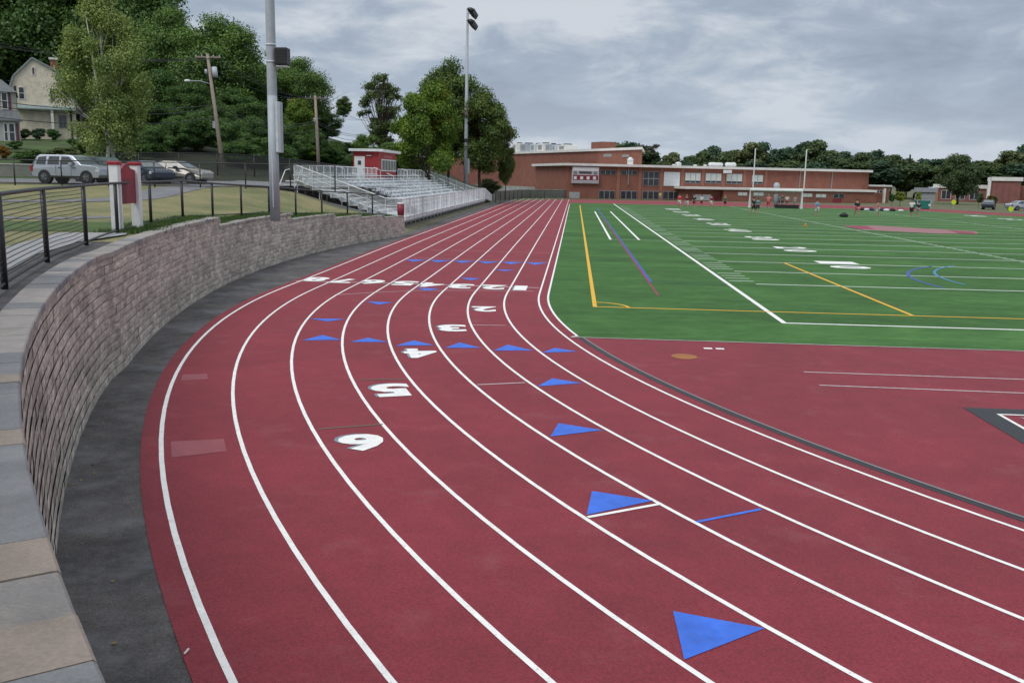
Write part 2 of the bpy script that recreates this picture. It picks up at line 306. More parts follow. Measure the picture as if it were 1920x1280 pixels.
# far-bend lane lines
for k in range(0, 9, 2):
    P = [(27-(33-k*0)*math.cos(a)*(1+k*.028), 104+(24+k*1.0)*math.sin(a)) for a in np.linspace(.5, 2.7, 40)]
    line('far_lane_line', P, .08, PAINTW, LZ, track)
# asphalt skirt
def wall_xy(q):
    """q = Y station of the inner wall face, negative runs round behind the camera by angle"""
    return q
WALLP = []
for a in np.arange(82, 18.0, -.6): _rw = 43.07+.12*sstep(24, 37, a); WALLP.append((CC[0]-_rw*math.cos(R(a)), CC[1]-_rw*math.sin(R(a))))
for Y in np.arange(-7.9, 30.75, .5): WALLP.append((54.19-math.sqrt(71.62**2-(Y-14.6)**2), Y))
WALLP = np.array(WALLP)
_d = np.r_[0, np.cumsum(np.linalg.norm(np.diff(WALLP, axis=0), axis=1))]; WLEN = _d[-1]
def wp(s):
    x = np.interp(s, _d, WALLP[:, 0]); y = np.interp(s, _d, WALLP[:, 1]); e = .3
    dx = np.interp(s+e, _d, WALLP[:, 0])-np.interp(s-e, _d, WALLP[:, 0]); dy = np.interp(s+e, _d, WALLP[:, 1])-np.interp(s-e, _d, WALLP[:, 1])
    l = math.hypot(dx, dy); return np.array([x, y]), np.array([dx/l, dy/l]), np.array([-dy/l, dx/l])   # point, tangent, outward
def capz(Y):
    for y1, z in ((4.9, 2.17), (14.5, 1.91), (20.8, 1.66), (24.5, 1.46), (27.7, 1.33)):
        if Y < y1: return z
    return 1.21
inn = curve_pts(8.1, 131, 90)[::-1]
_wn = [wp(x)[2] for x in _d]
wl = [tuple(p+o*.12) for p, o in zip(WALLP, _wn)]+[(-15.9, 32), (-16.3, 60), (-16.4, 131)]
mb = MB()
WO = np.array(wl); wd = np.r_[0, np.cumsum(np.linalg.norm(np.diff(WO, axis=0), axis=1))]; idd = np.r_[0, np.cumsum(np.linalg.norm(np.diff(inn, axis=0), axis=1))]
n = 220
# pair by similar station: angle in the bend, Y on the straight
def keyf(P): return np.array([p[1]-CC[1] if p[1] > CC[1] else -math.degrees(math.atan2(CC[1]-p[1], CC[0]-p[0]))*.7 for p in P])
kk = np.linspace(-56, 125, 260); ko = keyf(WO); ki = keyf(inn)
A = np.c_[np.interp(kk, ko, WO[:, 0]), np.interp(kk, ko, WO[:, 1]), np.full(260, AZ)]; B = np.c_[np.interp(kk, ki, inn[:, 0]), np.interp(kk, ki, inn[:, 1]), np.full(260, AZ)]
struct(mb.strip(A, B).build('asphalt_path', ASPH))
# turf
TE = [tuple(p) for p in curve_pts(-.28, 105, 14.2)]; TE = [p for p in TE if p[1] > -3.2]
te = [(60, -3.15), (64, 40), (46.5+4, 88), (40, 110.8), (-6.0, 110.8)]+TE[:]+[(-5.42, -3.15)]
turf = struct(flat('turf_field', [te], TURF, TZ+.006, None)); TFZ = TZ+.006
PZ = TFZ+.004
line('border_line', TE+[(-5.5, -3.13)], .06, PAINT, PZ, track); line('border_line', [(-5.5, -3.14), (20, -3.16), (60, -3.18)], .05, PAINTW, PZ, track)
dr = [(CC[0]-r_*math.cos(R(a)), CC[1]-r_*math.sin(R(a))) for r_ in (33.53,) for a in np.arange(13.6, 80, 1)]
line('drain_channel', dr, .10, BLACKP, LZ, track); dr = [(CC[0]-33.45*math.cos(R(a)), CC[1]-33.45*math.sin(R(a))) for a in np.arange(13.6, 80, 1)]
line('drain_edging', dr, .045, GREYR, LZ+.004, track)
# blue exchange triangles
def tri_px(pts, name='blue_triangle'):
    flat(name, [[atz(*p, LZ)[:2] for p in pts]], BLUEP, LZ+.002, track)
for T in ([(1262,1145),(1283,1236),(1434,1177)], [(1110,920),(1100,965),(1225,938)], [(1047,793),(1032,818),(1130,806)], [(1035,709),(1008,724),(1092,718)],
          [(1040,652),(1016,661),(1084,659)], [(605,628),(566,638),(640,637)], [(690,633),(656,641),(727,641)], [(776,638),(742,648),(814,647)], [(862,642),(834,652),(902,652)], [(952,646),(925,657),(1000,657)],
          [(615,602.5),(580,597),(648,598)], [(710,571),(687,565),(737,567)], [(801,545),(780,540),(825,541)], [(882,525.5),(862,520.5),(902,522)], [(946,508.5),(928,505),(966,506)]): tri_px(T)
for k in range(6):
    a = -6.6-k*1.03; b = a-.95; flat('blue_triangle', [[(a, 15.3), (b, 15.3), ((a+b)/2, 14.3)]], BLUEP, LZ+.002, track)
def seg_px(a, b, w, m, name='start_line', dz=.002):
    A_ = atz(*a, LZ)[:2]; B_ = atz(*b, LZ)[:2]; line(name, [A_, (A_+B_)/2, B_], w, m, LZ+dz, track)
seg_px((598, 804), (718, 795), .05, GREYP); seg_px((675, 712), (762, 710), .05, GREYP); seg_px((895, 721), (985, 717), .05, PAINTW); seg_px((885, 609), (948, 610), .05, PAINTW)
seg_px((1102, 969), (1238, 944), .055, PAINT); seg_px((1306, 978), (1427, 954), .05, BLUEP)
line('start_line', [(-12.58, 3.07), (-11.6, 3.9), (-10.42, 4.62), (-8.6, 5.1), (-6.75, 5.32)], .05, PAINTW, LZ+.002, track)
line('start_line', [(-14.8, 6.35), (-10, 6.4), (-6.6, 6.25)], .06, PAINT, LZ+.002, track); line('start_line', [(-12.5, 16.1), (-9, 15.9), (-6.6, 15.7)], .04, PAINTW, LZ+.002, track)
line('start_line', [(-12.5, 20.6), (-9, 20.6), (-6.6, 20.6)], .04, PAINTW, LZ+.002, track); line('start_line', [(-14.8, 34), (-9, 34), (-6.6, 34)], .04, PAINTW, LZ+.002, track)
WORN = mat('worn_rubber', (.30, .075, .09), .6, (.26, .055, .07), 3, bump=.3, bscale=120); mixnoise(WORN, 90, .18)
for Q in ([(320,827),(420,822),(425,845),(322,857)], [(342,702),(388,700),(390,710),(340,713)]): flat('worn_patch', [[atz(*p, LZ)[:2] for p in Q]], WORN, LZ-.001, track)
c0 = atz(1283, 670)[:2]; flat('manhole_cover', [[(c0[0]+.27*math.cos(a), c0[1]+.30*math.sin(a)) for a in np.linspace(0, 6.1, 24)]], RUSTY, LZ+.003, track)
for x in (-2.52, -2.26): flat('board_mark', [[(x-.09, -4.12), (x+.09, -4.12), (x+.09, -3.97), (x-.09, -3.97)]], PAINT, LZ+.003, track)
line('runway_line', [(-1.0, -6.28), (10, -6.36), (22, -6.45)], .055, PAINTW, LZ+.002, track); line('runway_line', [(-1.0, -7.44), (10, -7.72), (22, -8.0)], .055, PAINTW, LZ+.002, track)
# jump pit border
def ring(x0, x1, y0, y1, w): return [[(x0, y1-w), (x1, y1-w), (x1, y1), (x0, y1)], [(x0, y0), (x0+w, y0), (x0+w, y1-w-.002), (x0, y1-w-.002)], [(x0+w+.002, y0), (x1, y0), (x1, y0+w), (x0+w+.002, y0+w)]]
flat('pit_border', ring(.98, 6, -12.8, -8.8, .37), BLACKP, LZ+.002, track); flat('pit_line', ring(1.35, 5.6, -12.4, -9.18, .06), PAINT, LZ+.006, track)
flat('pit_band', [[(1.75, -9.55), (5.4, -9.55), (5.4, -9.37), (1.62, -9.37)]], mat('pale_band', (.42, .36, .37), .7), LZ+.002, track)
# numerals
def glyph(txt, center, right, up, wid, hei, m, z, parent, name, bold=.03):
    cu = bpy.data.curves.new('t', 'FONT'); cu.body = txt; cu.align_x = 'CENTER'; cu.offset = bold; cu.resolution_u = 3
    o = bpy.data.objects.new('t', cu); COL.objects.link(o); dg = bpy.context.evaluated_depsgraph_get(); me = bpy.data.meshes.new_from_object(o.evaluated_get(dg)); bpy.data.objects.remove(o); bpy.data.curves.remove(cu)
    n = len(me.vertices); co = np.empty(n*3); me.vertices.foreach_get('co', co); co = co.reshape(-1, 3)
    lo = co.min(0); hi = co.max(0); u = (co[:, 0]-(lo[0]+hi[0])/2)/(hi[0]-lo[0])*wid; v = (co[:, 1]-(lo[1]+hi[1])/2)/(hi[1]-lo[1])*hei
    right = np.array(right, float); up = np.array(up, float); P = np.array(center)[None, :]+u[:, None]*right+v[:, None]*up
    me.vertices.foreach_set('co', np.c_[P, np.full(n, z)].ravel()); me.materials.clear(); me.update(); me.name = name
    return link(name, me, m, parent)
def lane_digit(d, px, w=.72, h=.95, tan=None):
    c = atz(*px, LZ)[:2]; v = c-CC
    if c[1] < CC[1]: rad = v/np.linalg.norm(v); up = np.array([-rad[1], rad[0]]); up = up if up[1] < 0 else -up
    else: rad = np.array([-1., 0]); up = np.array([0, -1.])
    glyph(d, c+up*-.05-rad*-.045, rad, up, w, h, SHADP, LZ+.002, track, 'number_shadow', .045); glyph(d, c, rad, up, w, h, PAINT, LZ+.006, track, 'lane_number', .045)
lane_digit('6', (680, 829), .62, .80); lane_digit('5', (734, 731), .66, .95); lane_digit('4', (789, 662), .68, 1.0); lane_digit('3', (848, 615), .68, 1.0); lane_digit('2', (908, 579.5), .66, 1.0)
for d, x, y in (('8', 593, 523.5), ('7', 641, 526.5), ('6', 698, 528.5), ('5', 759, 531), ('4', 809, 534), ('3', 864, 536.5), ('2', 925, 538.5), ('1', 976, 540)): lane_digit(d, (x, y), .80 if d != '1' else .42, 1.25)
# ---------------------------------------------------------------- field markings
Y1 = .9144
def fl(pts, w=.1, m=PAINTF, name='field_line', z=0): line(name, pts, w, m, PZ+z, turf)
fl([(0, -.05), (0, 109.73)], .14, PAINT); fl([(-.0, 0), (30, 0), (60, 0)], .13, PAINT, z=.001); fl([(0, 109.73), (48.8, 109.73)], .12)
for k in range(21): fl([(1.0, (10+5*k)*Y1), (47, (10+5*k)*Y1)], .14, z=.001)
mb = MB()
for k in range(11, 110):
    if k % 5: ribbon(mb, [(.2, k*Y1), (1.1, k*Y1)], .13, PZ); ribbon(mb, [(15.95, k*Y1), (16.55, k*Y1)], .10, PZ); ribbon(mb, [(32.2, k*Y1), (32.8, k*Y1)], .10, PZ)
mb.build('yard_hash_marks', PAINTF2, turf)
fl([(16.26, 10*Y1), (16.26, 109)], .07, PAINTF2, z=.002); fl([(32.5, 40), (32.5, 109)], .07, PAINTF2, z=.002)
for i, n_ in enumerate((10, 20, 30, 40, 50, 40, 30, 20, 10)):
    y = (20+10*i)*Y1
    for xc, sg in ((6.5, 1), (42.3, -1)):
        for j, ch in enumerate(str(n_)):
            glyph(ch, (xc, y+(-sg)*((j-.5)*2.2)-.3), (0, -sg), (sg, 0), 1.25, 1.75, PAINT, PZ+.003, turf, 'yard_number', .04)
fl([(-4.85, 2.0), (-4.85, 100.2)], .12, YELP, 'soccer_line'); fl([(-4.8, 2.05), (20, 2.05), (58, 2.05)], .11, YELP, 'soccer_line', .002)
fl([(-4.85+.95*math.cos(a), 2.05+.95*math.sin(a)) for a in np.linspace(0, math.pi/2, 14)], .1, YELP, 'soccer_line', .003); fl([(3.97, 2.0), (3.97, 18.3)], .12, YELP, 'soccer_line', .003)
fl([(-3.32, 31.5), (-3.32, 78)], .14, PAINT); fl([(-1.6, 31.9), (-1.6, 79)], .14, PAINT); fl([(-3.3, 31.7), (-.1, 31.7)], .08, PAINTF2)
fl([(-2.72, 8.9), (-2.8, 91)], .11, BLUED, 'lacrosse_line'); fl([(-2.80, 4.98), (-2.93, 60)], .07, MARP, 'lacrosse_line', .002); fl([(-2.7, 9.0), (0, 9.0)], .07, mat('teal_paint', (.03, .17, .13), .8), 'lacrosse_line')
fl([(4, 19.5), (58, 19.5)], .06, mat('faint_yellow_paint', (.16, .24, .04), .8), 'soccer_line')
def arc3(a, b, c, n=26):
    A_ = np.array([[2*(b[0]-a[0]), 2*(b[1]-a[1])], [2*(c[0]-a[0]), 2*(c[1]-a[1])]]); B_ = [b[0]**2+b[1]**2-a[0]**2-a[1]**2, c[0]**2+c[1]**2-a[0]**2-a[1]**2]
    o = np.linalg.solve(A_, B_); r = math.hypot(a[0]-o[0], a[1]-o[1]); t0 = math.atan2(a[1]-o[1], a[0]-o[0]); t1 = math.atan2(c[1]-o[1], c[0]-o[0])
    if t0 < 0: t0 += 2*math.pi
    if t1 < 0: t1 += 2*math.pi
    return [(o[0]+r*math.cos(t), o[1]+r*math.sin(t)) for t in np.linspace(t0, t1, n)]
fl(arc3(atz(1770, 541)[:2], atz(1703, 517)[:2], atz(1750, 500)[:2]), .14, BLUED, 'field_arc', .003); fl(arc3(atz(1810, 535)[:2], atz(1752, 512)[:2], atz(1790, 499)[:2]), .12, LBLUE, 'field_arc', .003)
fl([(3.4, 26), (4.2, 3.5)], .06, mat('faint_red_line', (.10, .11, .05), .8), 'lacrosse_line')
flat('centre_logo', [[atz(*p, PZ)[:2] for p in [(1590,424),(1640,423),(1830,434),(1835,438),(1760,438),(1620,431)]]], PINKP, PZ+.003, turf)
for Q in ([(1577,422.5),(1625,424),(1640,430),(1612,430)], [(1775,431.5),(1822,435),(1832,439),(1800,438)]): flat('centre_logo', [[atz(*p, PZ)[:2] for p in Q]], MARP, PZ+.006, turf)
# ---------------------------------------------------------------- left terrain
def hfun(x, y):
    d = np.array([x, y])-CAM[:2]; w = d@FWH; L = d@RTH
    s = sstep(-9, -30, L) if False else sstep(0, 1, (-L-12)/24)
    z = 2.12
    z += .50*sstep(44, 57, w)+.25*sstep(58, 75, w)
    z += s*(3.6*sstep(68, 100, w)+13*sstep(100, 185, w))
    r = sstep(0, 1, (L+24)/16); z = z*(1-r*sstep(60, 110, w))+1.0*r*sstep(60, 110, w)
    return z
def gz(x, y): return hfun(x, y)
offs = [.30, .7, 1.3, 2.2, 3.5, 5, 7, 9, 11, 13, 15, 17, 19, 21, 23, 25, 27, 29, 31, 33, 35, 37, 39, 41, 43, 45, 47, 49, 51, 54, 57, 60, 64, 68, 72, 78, 84, 91, 98, 112, 126, 142, 160, 180, 210, 260, 330, 450]
cols = []; fgrid = []
st = list(np.arange(0, WLEN, 1.0))+[WLEN]
for s_ in st:
    p, t, o = wp(s_); cz = capz(p[1])-.05; c_ = []
    for d_ in offs:
        q = p+o*d_; h = hfun(*q); b = sstep(1.0, 9, d_); z = cz*(1-b)+h*b; c_.append((q[0], q[1], z))
    cols.append(c_)
for Y in [30.9, 33]+list(np.arange(36, 132, 4))+[150, 180, 230, 320]:
    c_ = [(-16.3, Y, GZ+.003)] if Y < 130 else [(-16.3-(Y-130)*.1, Y, .02)]
    x0 = c_[0][0]
    for d_ in offs[1:]:
        x = x0-d_; h = hfun(x, Y); z = min(h, .02+.265*d_); c_.append((x, Y+min(d_, 60)*.0, z))
    cols.append(c_)
mb = MB(); nr = len(offs)
V = [v for c_ in cols for v in c_]; Fc = [(i*nr+j, (i+1)*nr+j, (i+1)*nr+j+1, i*nr+j+1) for i in range(len(cols)-1) for j in range(nr-1)]
mb.raw(V, Fc); terr = struct(mb.build('grass_bank', DRYG, None, True))
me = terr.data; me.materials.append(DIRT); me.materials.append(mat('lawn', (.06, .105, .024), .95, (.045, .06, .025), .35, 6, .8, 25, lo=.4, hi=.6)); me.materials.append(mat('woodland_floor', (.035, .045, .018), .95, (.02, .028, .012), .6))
me.materials.append(ASPH)
for p in me.polygons:
    c = p.center; d = np.array([c[0], c[1]])-CAM[:2]; w = d@FWH; L = d@RTH
    if c[1] > 31 and c[0] > -20.5: p.material_index = 1
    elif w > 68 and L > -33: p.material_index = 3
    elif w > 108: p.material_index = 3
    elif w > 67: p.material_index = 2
def drape(name, pts, w, m, dz=.03, n=60, zf=None):
    """strip following a centre line on the terrain; pts are (x, y, halfwidth)"""
    P = np.array(pts, float); t = np.linspace(0, len(P)-1, n); X = np.interp(t, range(len(P)), P[:, 0]); Yy = np.interp(t, range(len(P)), P[:, 1])
    q = np.c_[X, Yy]; nm = normals2(q); mb = MB(); K = 5; rows = [q+nm*w*(k/(K-1)-.5) for k in range(K)]
    for k in range(K-1):
        mb.strip([(a[0], a[1], (zf or hfun)(*a)+dz) for a in rows[k]], [(a[0], a[1], (zf or hfun)(*a)+dz) for a in rows[k+1]])
    o = mb.build(name, m)
    if sum(p.normal.z for p in o.data.polygons) < 0: o.data.flip_normals()
    return struct(o)
def gd(x, y, z=2.2):   # ground point by pixel on a level of given z
    return atz(x, y, z)[:2]
def rel(D, L):         # point at forward distance D and lateral L from the camera
    return CAM[:2]+FWH*D+RTH*L
drape('road', [rel(60.5, -60), rel(61.5, -45), rel(63, -30), rel(66, -18), rel(72, -8)], 9.0, ASPHL, .03)
drape('footpath', [gd(-60, 373, 2.22), gd(120, 374, 2.2), gd(250, 371, 2.2), gd(400, 361, 2.2), gd(480, 355, 2.25)], 2.6, ASPHL, .02)
drape('footpath', [gd(-80, 404, 2.17), gd(20, 406, 2.17), gd(130, 406.5, 2.17), gd(212, 404, 2.17)], 1.2, ASPHL, .015)
GP = [gd(-140, 421, 2.12), (gd(-140, 421, 2.12)+gd(250, 426, 2.12))/2, gd(250, 426, 2.12)]
drape('green_verge', GP, 4.2, GREENG, .012)
sl = [gd(-40, 560, 2.14), gd(10, 512, 2.14), gd(70, 478, 2.14), gd(150, 454, 2.14), gd(236, 441, 2.14), gd(240, 437, 2.14), gd(110, 437.5, 2.14), gd(60, 452, 2.14), gd(-40, 476, 2.14)]
struct(flat('concrete_slab', [[tuple(p) for p in sl]], CONC, 2.158, None))
# dark strip behind the coping
mb = MB(); A_ = []; B_ = []
for s_ in np.arange(0, 52, .5):
    p, t, o = wp(s_)
    if p[1] > -1.5: break
    A_.append((*(p+o*.36), 2.135)); B_.append((*(p+o*(1.2)), 2.145))
mb.strip(A_, B_); o_ = mb.build('gravel_strip', ASPH);
if sum(p.normal.z for p in o_.data.polygons) < 0: o_.data.flip_normals()
struct(o_)
# green tufts on top behind the wall
rnd = np.random.RandomState(3)
def tufts(name, centres, n, h, m, spread, kind='stuff', hf=None):
    c = np.array(centres); idx = rnd.randint(0, len(c), n); P = c[idx]+np.c_[rnd.normal(0, spread, (n, 2)), np.zeros(n)]; a = rnd.uniform(0, 6.28, n); hh = h*rnd.uniform(.4, 1.3, n)
    dx = np.c_[np.cos(a), np.sin(a), np.zeros(n)]*.018; tip = np.c_[rnd.normal(0, .35, n)*hh, rnd.normal(0, .35, n)*hh, hh]
    V = np.stack([P-dx, P+dx, P+tip], 1).reshape(-1, 3); mb = MB(); mb.v = [tuple(v) for v in V]; mb.f = [(3*i, 3*i+1, 3*i+2) for i in range(n)]
    o = mb.build(name, m); tag(o, kind=kind); return o
cs = []
for s_ in np.arange(0, WLEN-.3, .12):
    p, t, o = wp(s_)
    if p[1] > -3.0: cs.append((*(p+o*rnd.uniform(.35, 1.2)), capz(p[1])-.06))
tufts('grass', cs, 30000, .12, GREENG, .18)['label'] = 'green grass growing along the top of the block wall'
# ---------------------------------------------------------------- retaining wall
wall = root('retaining_wall', (*WALLP[60], 0), 'long curved grey-brown block retaining wall beside the outer running lane', 'retaining wall')
WR = np.array(wall.location)
COUR = .15
BLK = mat('split_face_block', (.55, .495, .43), .95, (.36, .325, .285), 1.1, 6, .7, 30, island=.46, lo=.32, hi=.7); mixnoise(BLK, 7, .36, stretch=(.5, .5, 3)); mixnoise(BLK, 30, .22); mixnoise(BLK, .5, .14)
mb = MB(); rg = np.random.RandomState(5)
for row in range(15):
    s = 8.0+ (.2 if row % 2 else 0)
    while s < WLEN-.05:
        L = rg.uniform(.26, .44); s1 = min(s+L, WLEN); p0, t0, o0 = wp(s+.0015); p1, t1, o1 = wp(s1-.0015); top = capz((p0[1]+p1[1])/2)-.075
        z0 = row*COUR; z1 = min(z0+COUR-.003, top)
        if z1-z0 > .03:
            bat = (row-13)*.0085; nu, nv = 4, 3; b = len(mb.v); face_off = rg.uniform(-.004, .004)
            for j in range(nv):
                for i in range(nu):
                    f = i/(nu-1); p = p0*(1-f)+p1*f; o = o0*(1-f)+o1*f; edge = (j in (0, nv-1))
                    off = bat+(.004 if edge else rg.uniform(-.002, .001))+face_off+rg.uniform(-.0012, .0012); q = p+o*off; mb.v.append((q[0]-WR[0], q[1]-WR[1], z0+(z1-z0)*j/(nv-1)))
            for j in range(nv-1):
                for i in range(nu-1): mb.f.append((b+j*nu+i, b+j*nu+i+1, b+(j+1)*nu+i+1, b+(j+1)*nu+i))
        s = s1
for p in mb.f[:0]: pass
o_ = mb.build('block_face', BLK, wall)
# backing behind the joints and wall end
mb = MB(); A_ = []; B_ = []
for s_ in np.arange(7.5, WLEN, .4):
    p, t, o = wp(s_); A_.append((*(p+o*.075-WR[:2]), 0)); B_.append((*(p+o*.075-WR[:2]), capz(p[1])-.08))
mb.strip(A_, B_); pe, te_, oe = wp(WLEN); q0 = pe-WR[:2]; q1 = pe+oe*1.6-WR[:2]
mb.poly([(*q0, 0), (*q1, 0), (*q1, 1.15), (*q0, 1.15)]); mb.build('wall_core', mat('block_core', (.24, .215, .20), .95, (.16, .14, .13), 5), wall)
# coping stones
def capmat(i, c, c2): m_ = mat('coping_%s' % i, c, .8, c2, 2.2, 6, .35, 70, lo=.3, hi=.7); mixnoise(m_, 60, .12) if m_.name not in capmat.d else 0; capmat.d.add(m_.name); return m_
capmat.d = set()
CG = capmat('grey', (.255, .255, .262), (.175, .178, .188)); CT = capmat('tan', (.35, .285, .235), (.255, .215, .185)); CM = capmat('mixed', (.34, .29, .255), (.20, .20, .20)); CP = capmat('pale', (.385, .35, .32), (.30, .28, .265))
for _m in (CG, CT, CM, CP): mixnoise(_m, 4.5, .12); speckle(_m, (.12, .11, .10), 40, .66, .03, .6)
ys = []   # joint stations
mbs = {m_.name: (MB(), m_) for m_ in (CG, CT, CM, CP)}
def s_at_px(x, y):
    P = atz(x, y, 2.17)[:2]; i = np.argmin(np.linalg.norm(WALLP-P, axis=1)); return _d[i]+np.dot(P-WALLP[i], wp(_d[i])[1])
J = [s_at_px(205, 1330), s_at_px(187, 1234), s_at_px(154, 1145), s_at_px(121, 1067), s_at_px(98, 1004), s_at_px(62, 880), s_at_px(44, 830), s_at_px(40, 802), s_at_px(38, 735), s_at_px(41, 715), s_at_px(43, 700)]
seq = [CG, CT, CM, CT, CG, CG, CT, CG, CG, CT]
stones = []
s = J[0]
while s > 6: stones.append((s-.3, s, random.choice([CG, CT, CM]))); s -= .3
for a_, b_, m_ in zip(J[:-1], J[1:], seq): stones.append((a_, b_, m_))
s = J[-1]
while s < WLEN:
    p = wp(s)[0]; L = random.uniform(.34, .5)
    if s+L > WLEN: L = WLEN-s
    stones.append((s, s+L, random.choices([CG, CP, CM], [3, 5, 1])[0] if p[1] < -10 else random.choices([CP, CG, CM], [12, 1, 1])[0])); s += L+.0001
for a_, b_, m_ in stones:
    if b_-a_ < .05: continue
    mb, _ = mbs[m_.name]; g_ = .004; pa, ta, oa = wp(a_+g_); pb, tb, ob = wp(b_-g_); ym = (pa[1]+pb[1])/2; z1 = capz(ym)+random.uniform(-.003, .003); z0 = z1-.09
    i0 = -.03+random.uniform(-.004, .004); w_ = .37
    V = []
    for (p, o) in ((pa, oa), (pb, ob)):
        for (of, z) in ((i0, z0), (i0, z1-.012), (i0+.012, z1), (i0+w_-.012, z1), (i0+w_, z1-.012), (i0+w_, z0)):
            q = p+o*of; V.append((q[0]-WR[0], q[1]-WR[1], z))
    mb.raw(V, [(k, k+1, k+7, k+6) for k in range(5)]+[(5, 0, 6, 11), tuple(range(6))[::-1], tuple(range(6, 12))])
cp = None
for nme, (mb, m_) in mbs.items():
    if cp is None: cp = mb.build('coping', m_, wall)
    else:
        t_ = mb.build('coping', m_, wall)
# ---------------------------------------------------------------- fences
def fence(label, pts, height, post_r, chain, rail=DARKM, step=3., posts=None, name='chain_link_fence', bottom=True, mid=False):
    """pts: (x,y,z) ground line"""
    P = np.array(pts, float); d = np.r_[0, np.cumsum(np.linalg.norm(np.diff(P[:, :2], axis=0), axis=1))]; rt = root(name, P[0], label, 'fence'); O = P[0]
    def q(s): return np.array([np.interp(s, d, P[:, k]) for k in range(3)])-O
    ss = posts if posts is not None else np.arange(0, d[-1]+.01, step)
    for s in ss:
        a = q(s); MB().tube([a-(0, 0, .1), a+(0, 0, height+.02)], post_r, 8).build('post', rail, rt, True)
    fine = [q(s) for s in np.linspace(0, d[-1], max(2, int(d[-1]/.8)))]; up = np.array((0, 0, 1.))
    MB().tube([p+up*height for p in fine], post_r*.72, 8).build('top_rail', rail, rt, True)
    if bottom: MB().tube([p+up*.09 for p in fine], post_r*.5, 6).build('bottom_rail', rail, rt, True)
    if mid: MB().tube([p+up*height*.5 for p in fine], post_r*.6, 6).build('middle_rail', rail, rt, True)
    mb = MB(); A_ = [p+up*.06 for p in fine]; B_ = [p+up*(height-.02) for p in fine]; mb.strip(A_, B_); dd = np.linspace(0, d[-1], len(fine)); uv = [(x, 0) for x in dd]+[(x, height) for x in dd]
    mb.build('mesh', chain, rt, uv=uv); return rt
fp = []; sts = []
for s_ in np.arange(WLEN*0+16, WLEN-.4, .5):
    p, t, o = wp(s_); y_ = p[1]; off = .56+.30*sstep(-12, -2, y_)
    zz = np.interp(y_, [-30, 4, 8, 14, 20, 26, 30.7], [2.12, 2.12, 2.0, 1.84, 1.6, 1.38, 1.17]); fp.append((*(p+o*off), zz))
fp = np.array(fp); fd = np.r_[0, np.cumsum(np.linalg.norm(np.diff(fp[:, :2], axis=0), axis=1))]
def fs(pt): i = np.argmin(np.linalg.norm(fp[:, :2]-np.array(pt), axis=1)); return fd[i]
s0 = fs((-12.46, -13.24)); s3 = fs((-16.02, -3.27)); stp = (s3-s0)/3
posts = [s0+stp*k for k in range(-6, 20) if 0 <= s0+stp*k <= fd[-1]]
lf = fence('low black chain link fence following the top of the curved wall', fp, 1.17, .042, CHAIN, posts=posts)
mb = MB(); _ss = np.arange(0, s0+stp*1.99, .25)
for k in range(1, 16):
    mb.tube([(np.interp(a, fd, fp[:, 0])-fp[0, 0], np.interp(a, fd, fp[:, 1])-fp[0, 1], 2.12-fp[0, 2]+.10+k*.066) for a in _ss], .0065, 4, False)
tag(mb.build('line_wires', DARKM, lf), kind='stuff')
# ---------------------------------------------------------------- near light pole
b = at(516, 404, 33.5); lp = root('floodlight_pole', b, 'tall thick grey steel pole with black loudspeaker, nearest the camera', 'light pole')
MB().tube([(0, 0, -.2), (0, 0, 4.2)], [.185, .172], 20).tube([(0, 0, 4.2), (0, 0, 23)], [.172, .115], 20, False).build('pole', GALV, lp, True)
for y in (92, 122): z = (at(515, y, 33.5)-b)[2]; MB().tube([(0, 0, z-.03), (0, 0, z+.03)], .185, 20).build('band', ALUD, lp, True)
zt = (at(531, 97, 33.4)-b)[2]; zb = (at(531, 128, 33.4)-b)[2]
sp_ = MB().box(.19, .63, -.25, .2, zb, zt).build('loudspeaker', BLACK, lp, bevel=.03); MB().bar((.1, 0, (zt+zb)/2), (.3, 0, (zt+zb)/2), .08).build('bracket', ALUD, lp); MB().box(.22, .6, -.2, .2, zb-.06, zb-.02).build('speaker_shelf', ALUD, lp)
for k in range(5): MB().box(.22, .60, -.262, -.252, zb+.06+k*.1, zb+.10+k*.1).build('grille_bar', DARKM, sp_)
zt = (at(526, 194, 33.4)-b)[2]; zb = (at(526, 287, 33.4)-b)[2]; MB().box(.14, .33, -.17, .13, zb, zt).build('equipment_cabinet', GALV, lp, bevel=.015)
MB().box(.15, .235, -.176, -.170, zb+.03, zt-.03).build('cabinet_door', ALUD, lp)
MB().tube([(0, -.175, .3), (0, -.175, zb)], .018, 6).build('conduit', ALUD, lp)
MB().bar((-1.5, 0, 21.4), (1.8, 0, 21.4), .12).build('crossarm', ALUD, lp)
for k in range(4): MB().box(-1.5+k*.9, -.9+k*.9, -.3, .3, 21.5, 22).build('lamp_head', BLACK, lp, bevel=.05)
# ---------------------------------------------------------------- far light pole
b = at(873, 360, 120); lp2 = root('floodlight_pole', b, 'tall slim grey pole topped with stacked floodlights behind the bleachers', 'light pole')
H_ = (at(877, 27, 120)-b)[2]; MB().tube([(0, 0, 0), (0, 0, H_*.33), (0, 0, H_)], [.27, .25, .14], 12).build('pole', GALV, lp2, True)
MB().box(-.25, .35, -.25, .2, (at(875, 268, 120)-b)[2], (at(875, 261, 120)-b)[2]).build('loudspeaker', BLACK, lp2); MB().box(.22, .5, -.2, .15, (at(875, 325, 120)-b)[2], (at(875, 297, 120)-b)[2]).build('equipment_cabinet', GALV, lp2)
for k in range(2):
    z = H_-.55-k*1.35; MB().bar((.2, -2.2, z+.2), (.2, 2.2, z+.2), .10).build('crossarm', ALUD, lp2)
    for j in range(5):
        y = -2.0+j; MB().tube([(.25, y, z+.2), (.55, y, z+.1), (1.0, y, z-.15)], [.15, .30, .36], 12).build('floodlight', DARKM, lp2, True)
MB().bar((0, 0, H_-.6), (.3, 0, H_-.6), .1).build('bracket', ALUD, lp2)
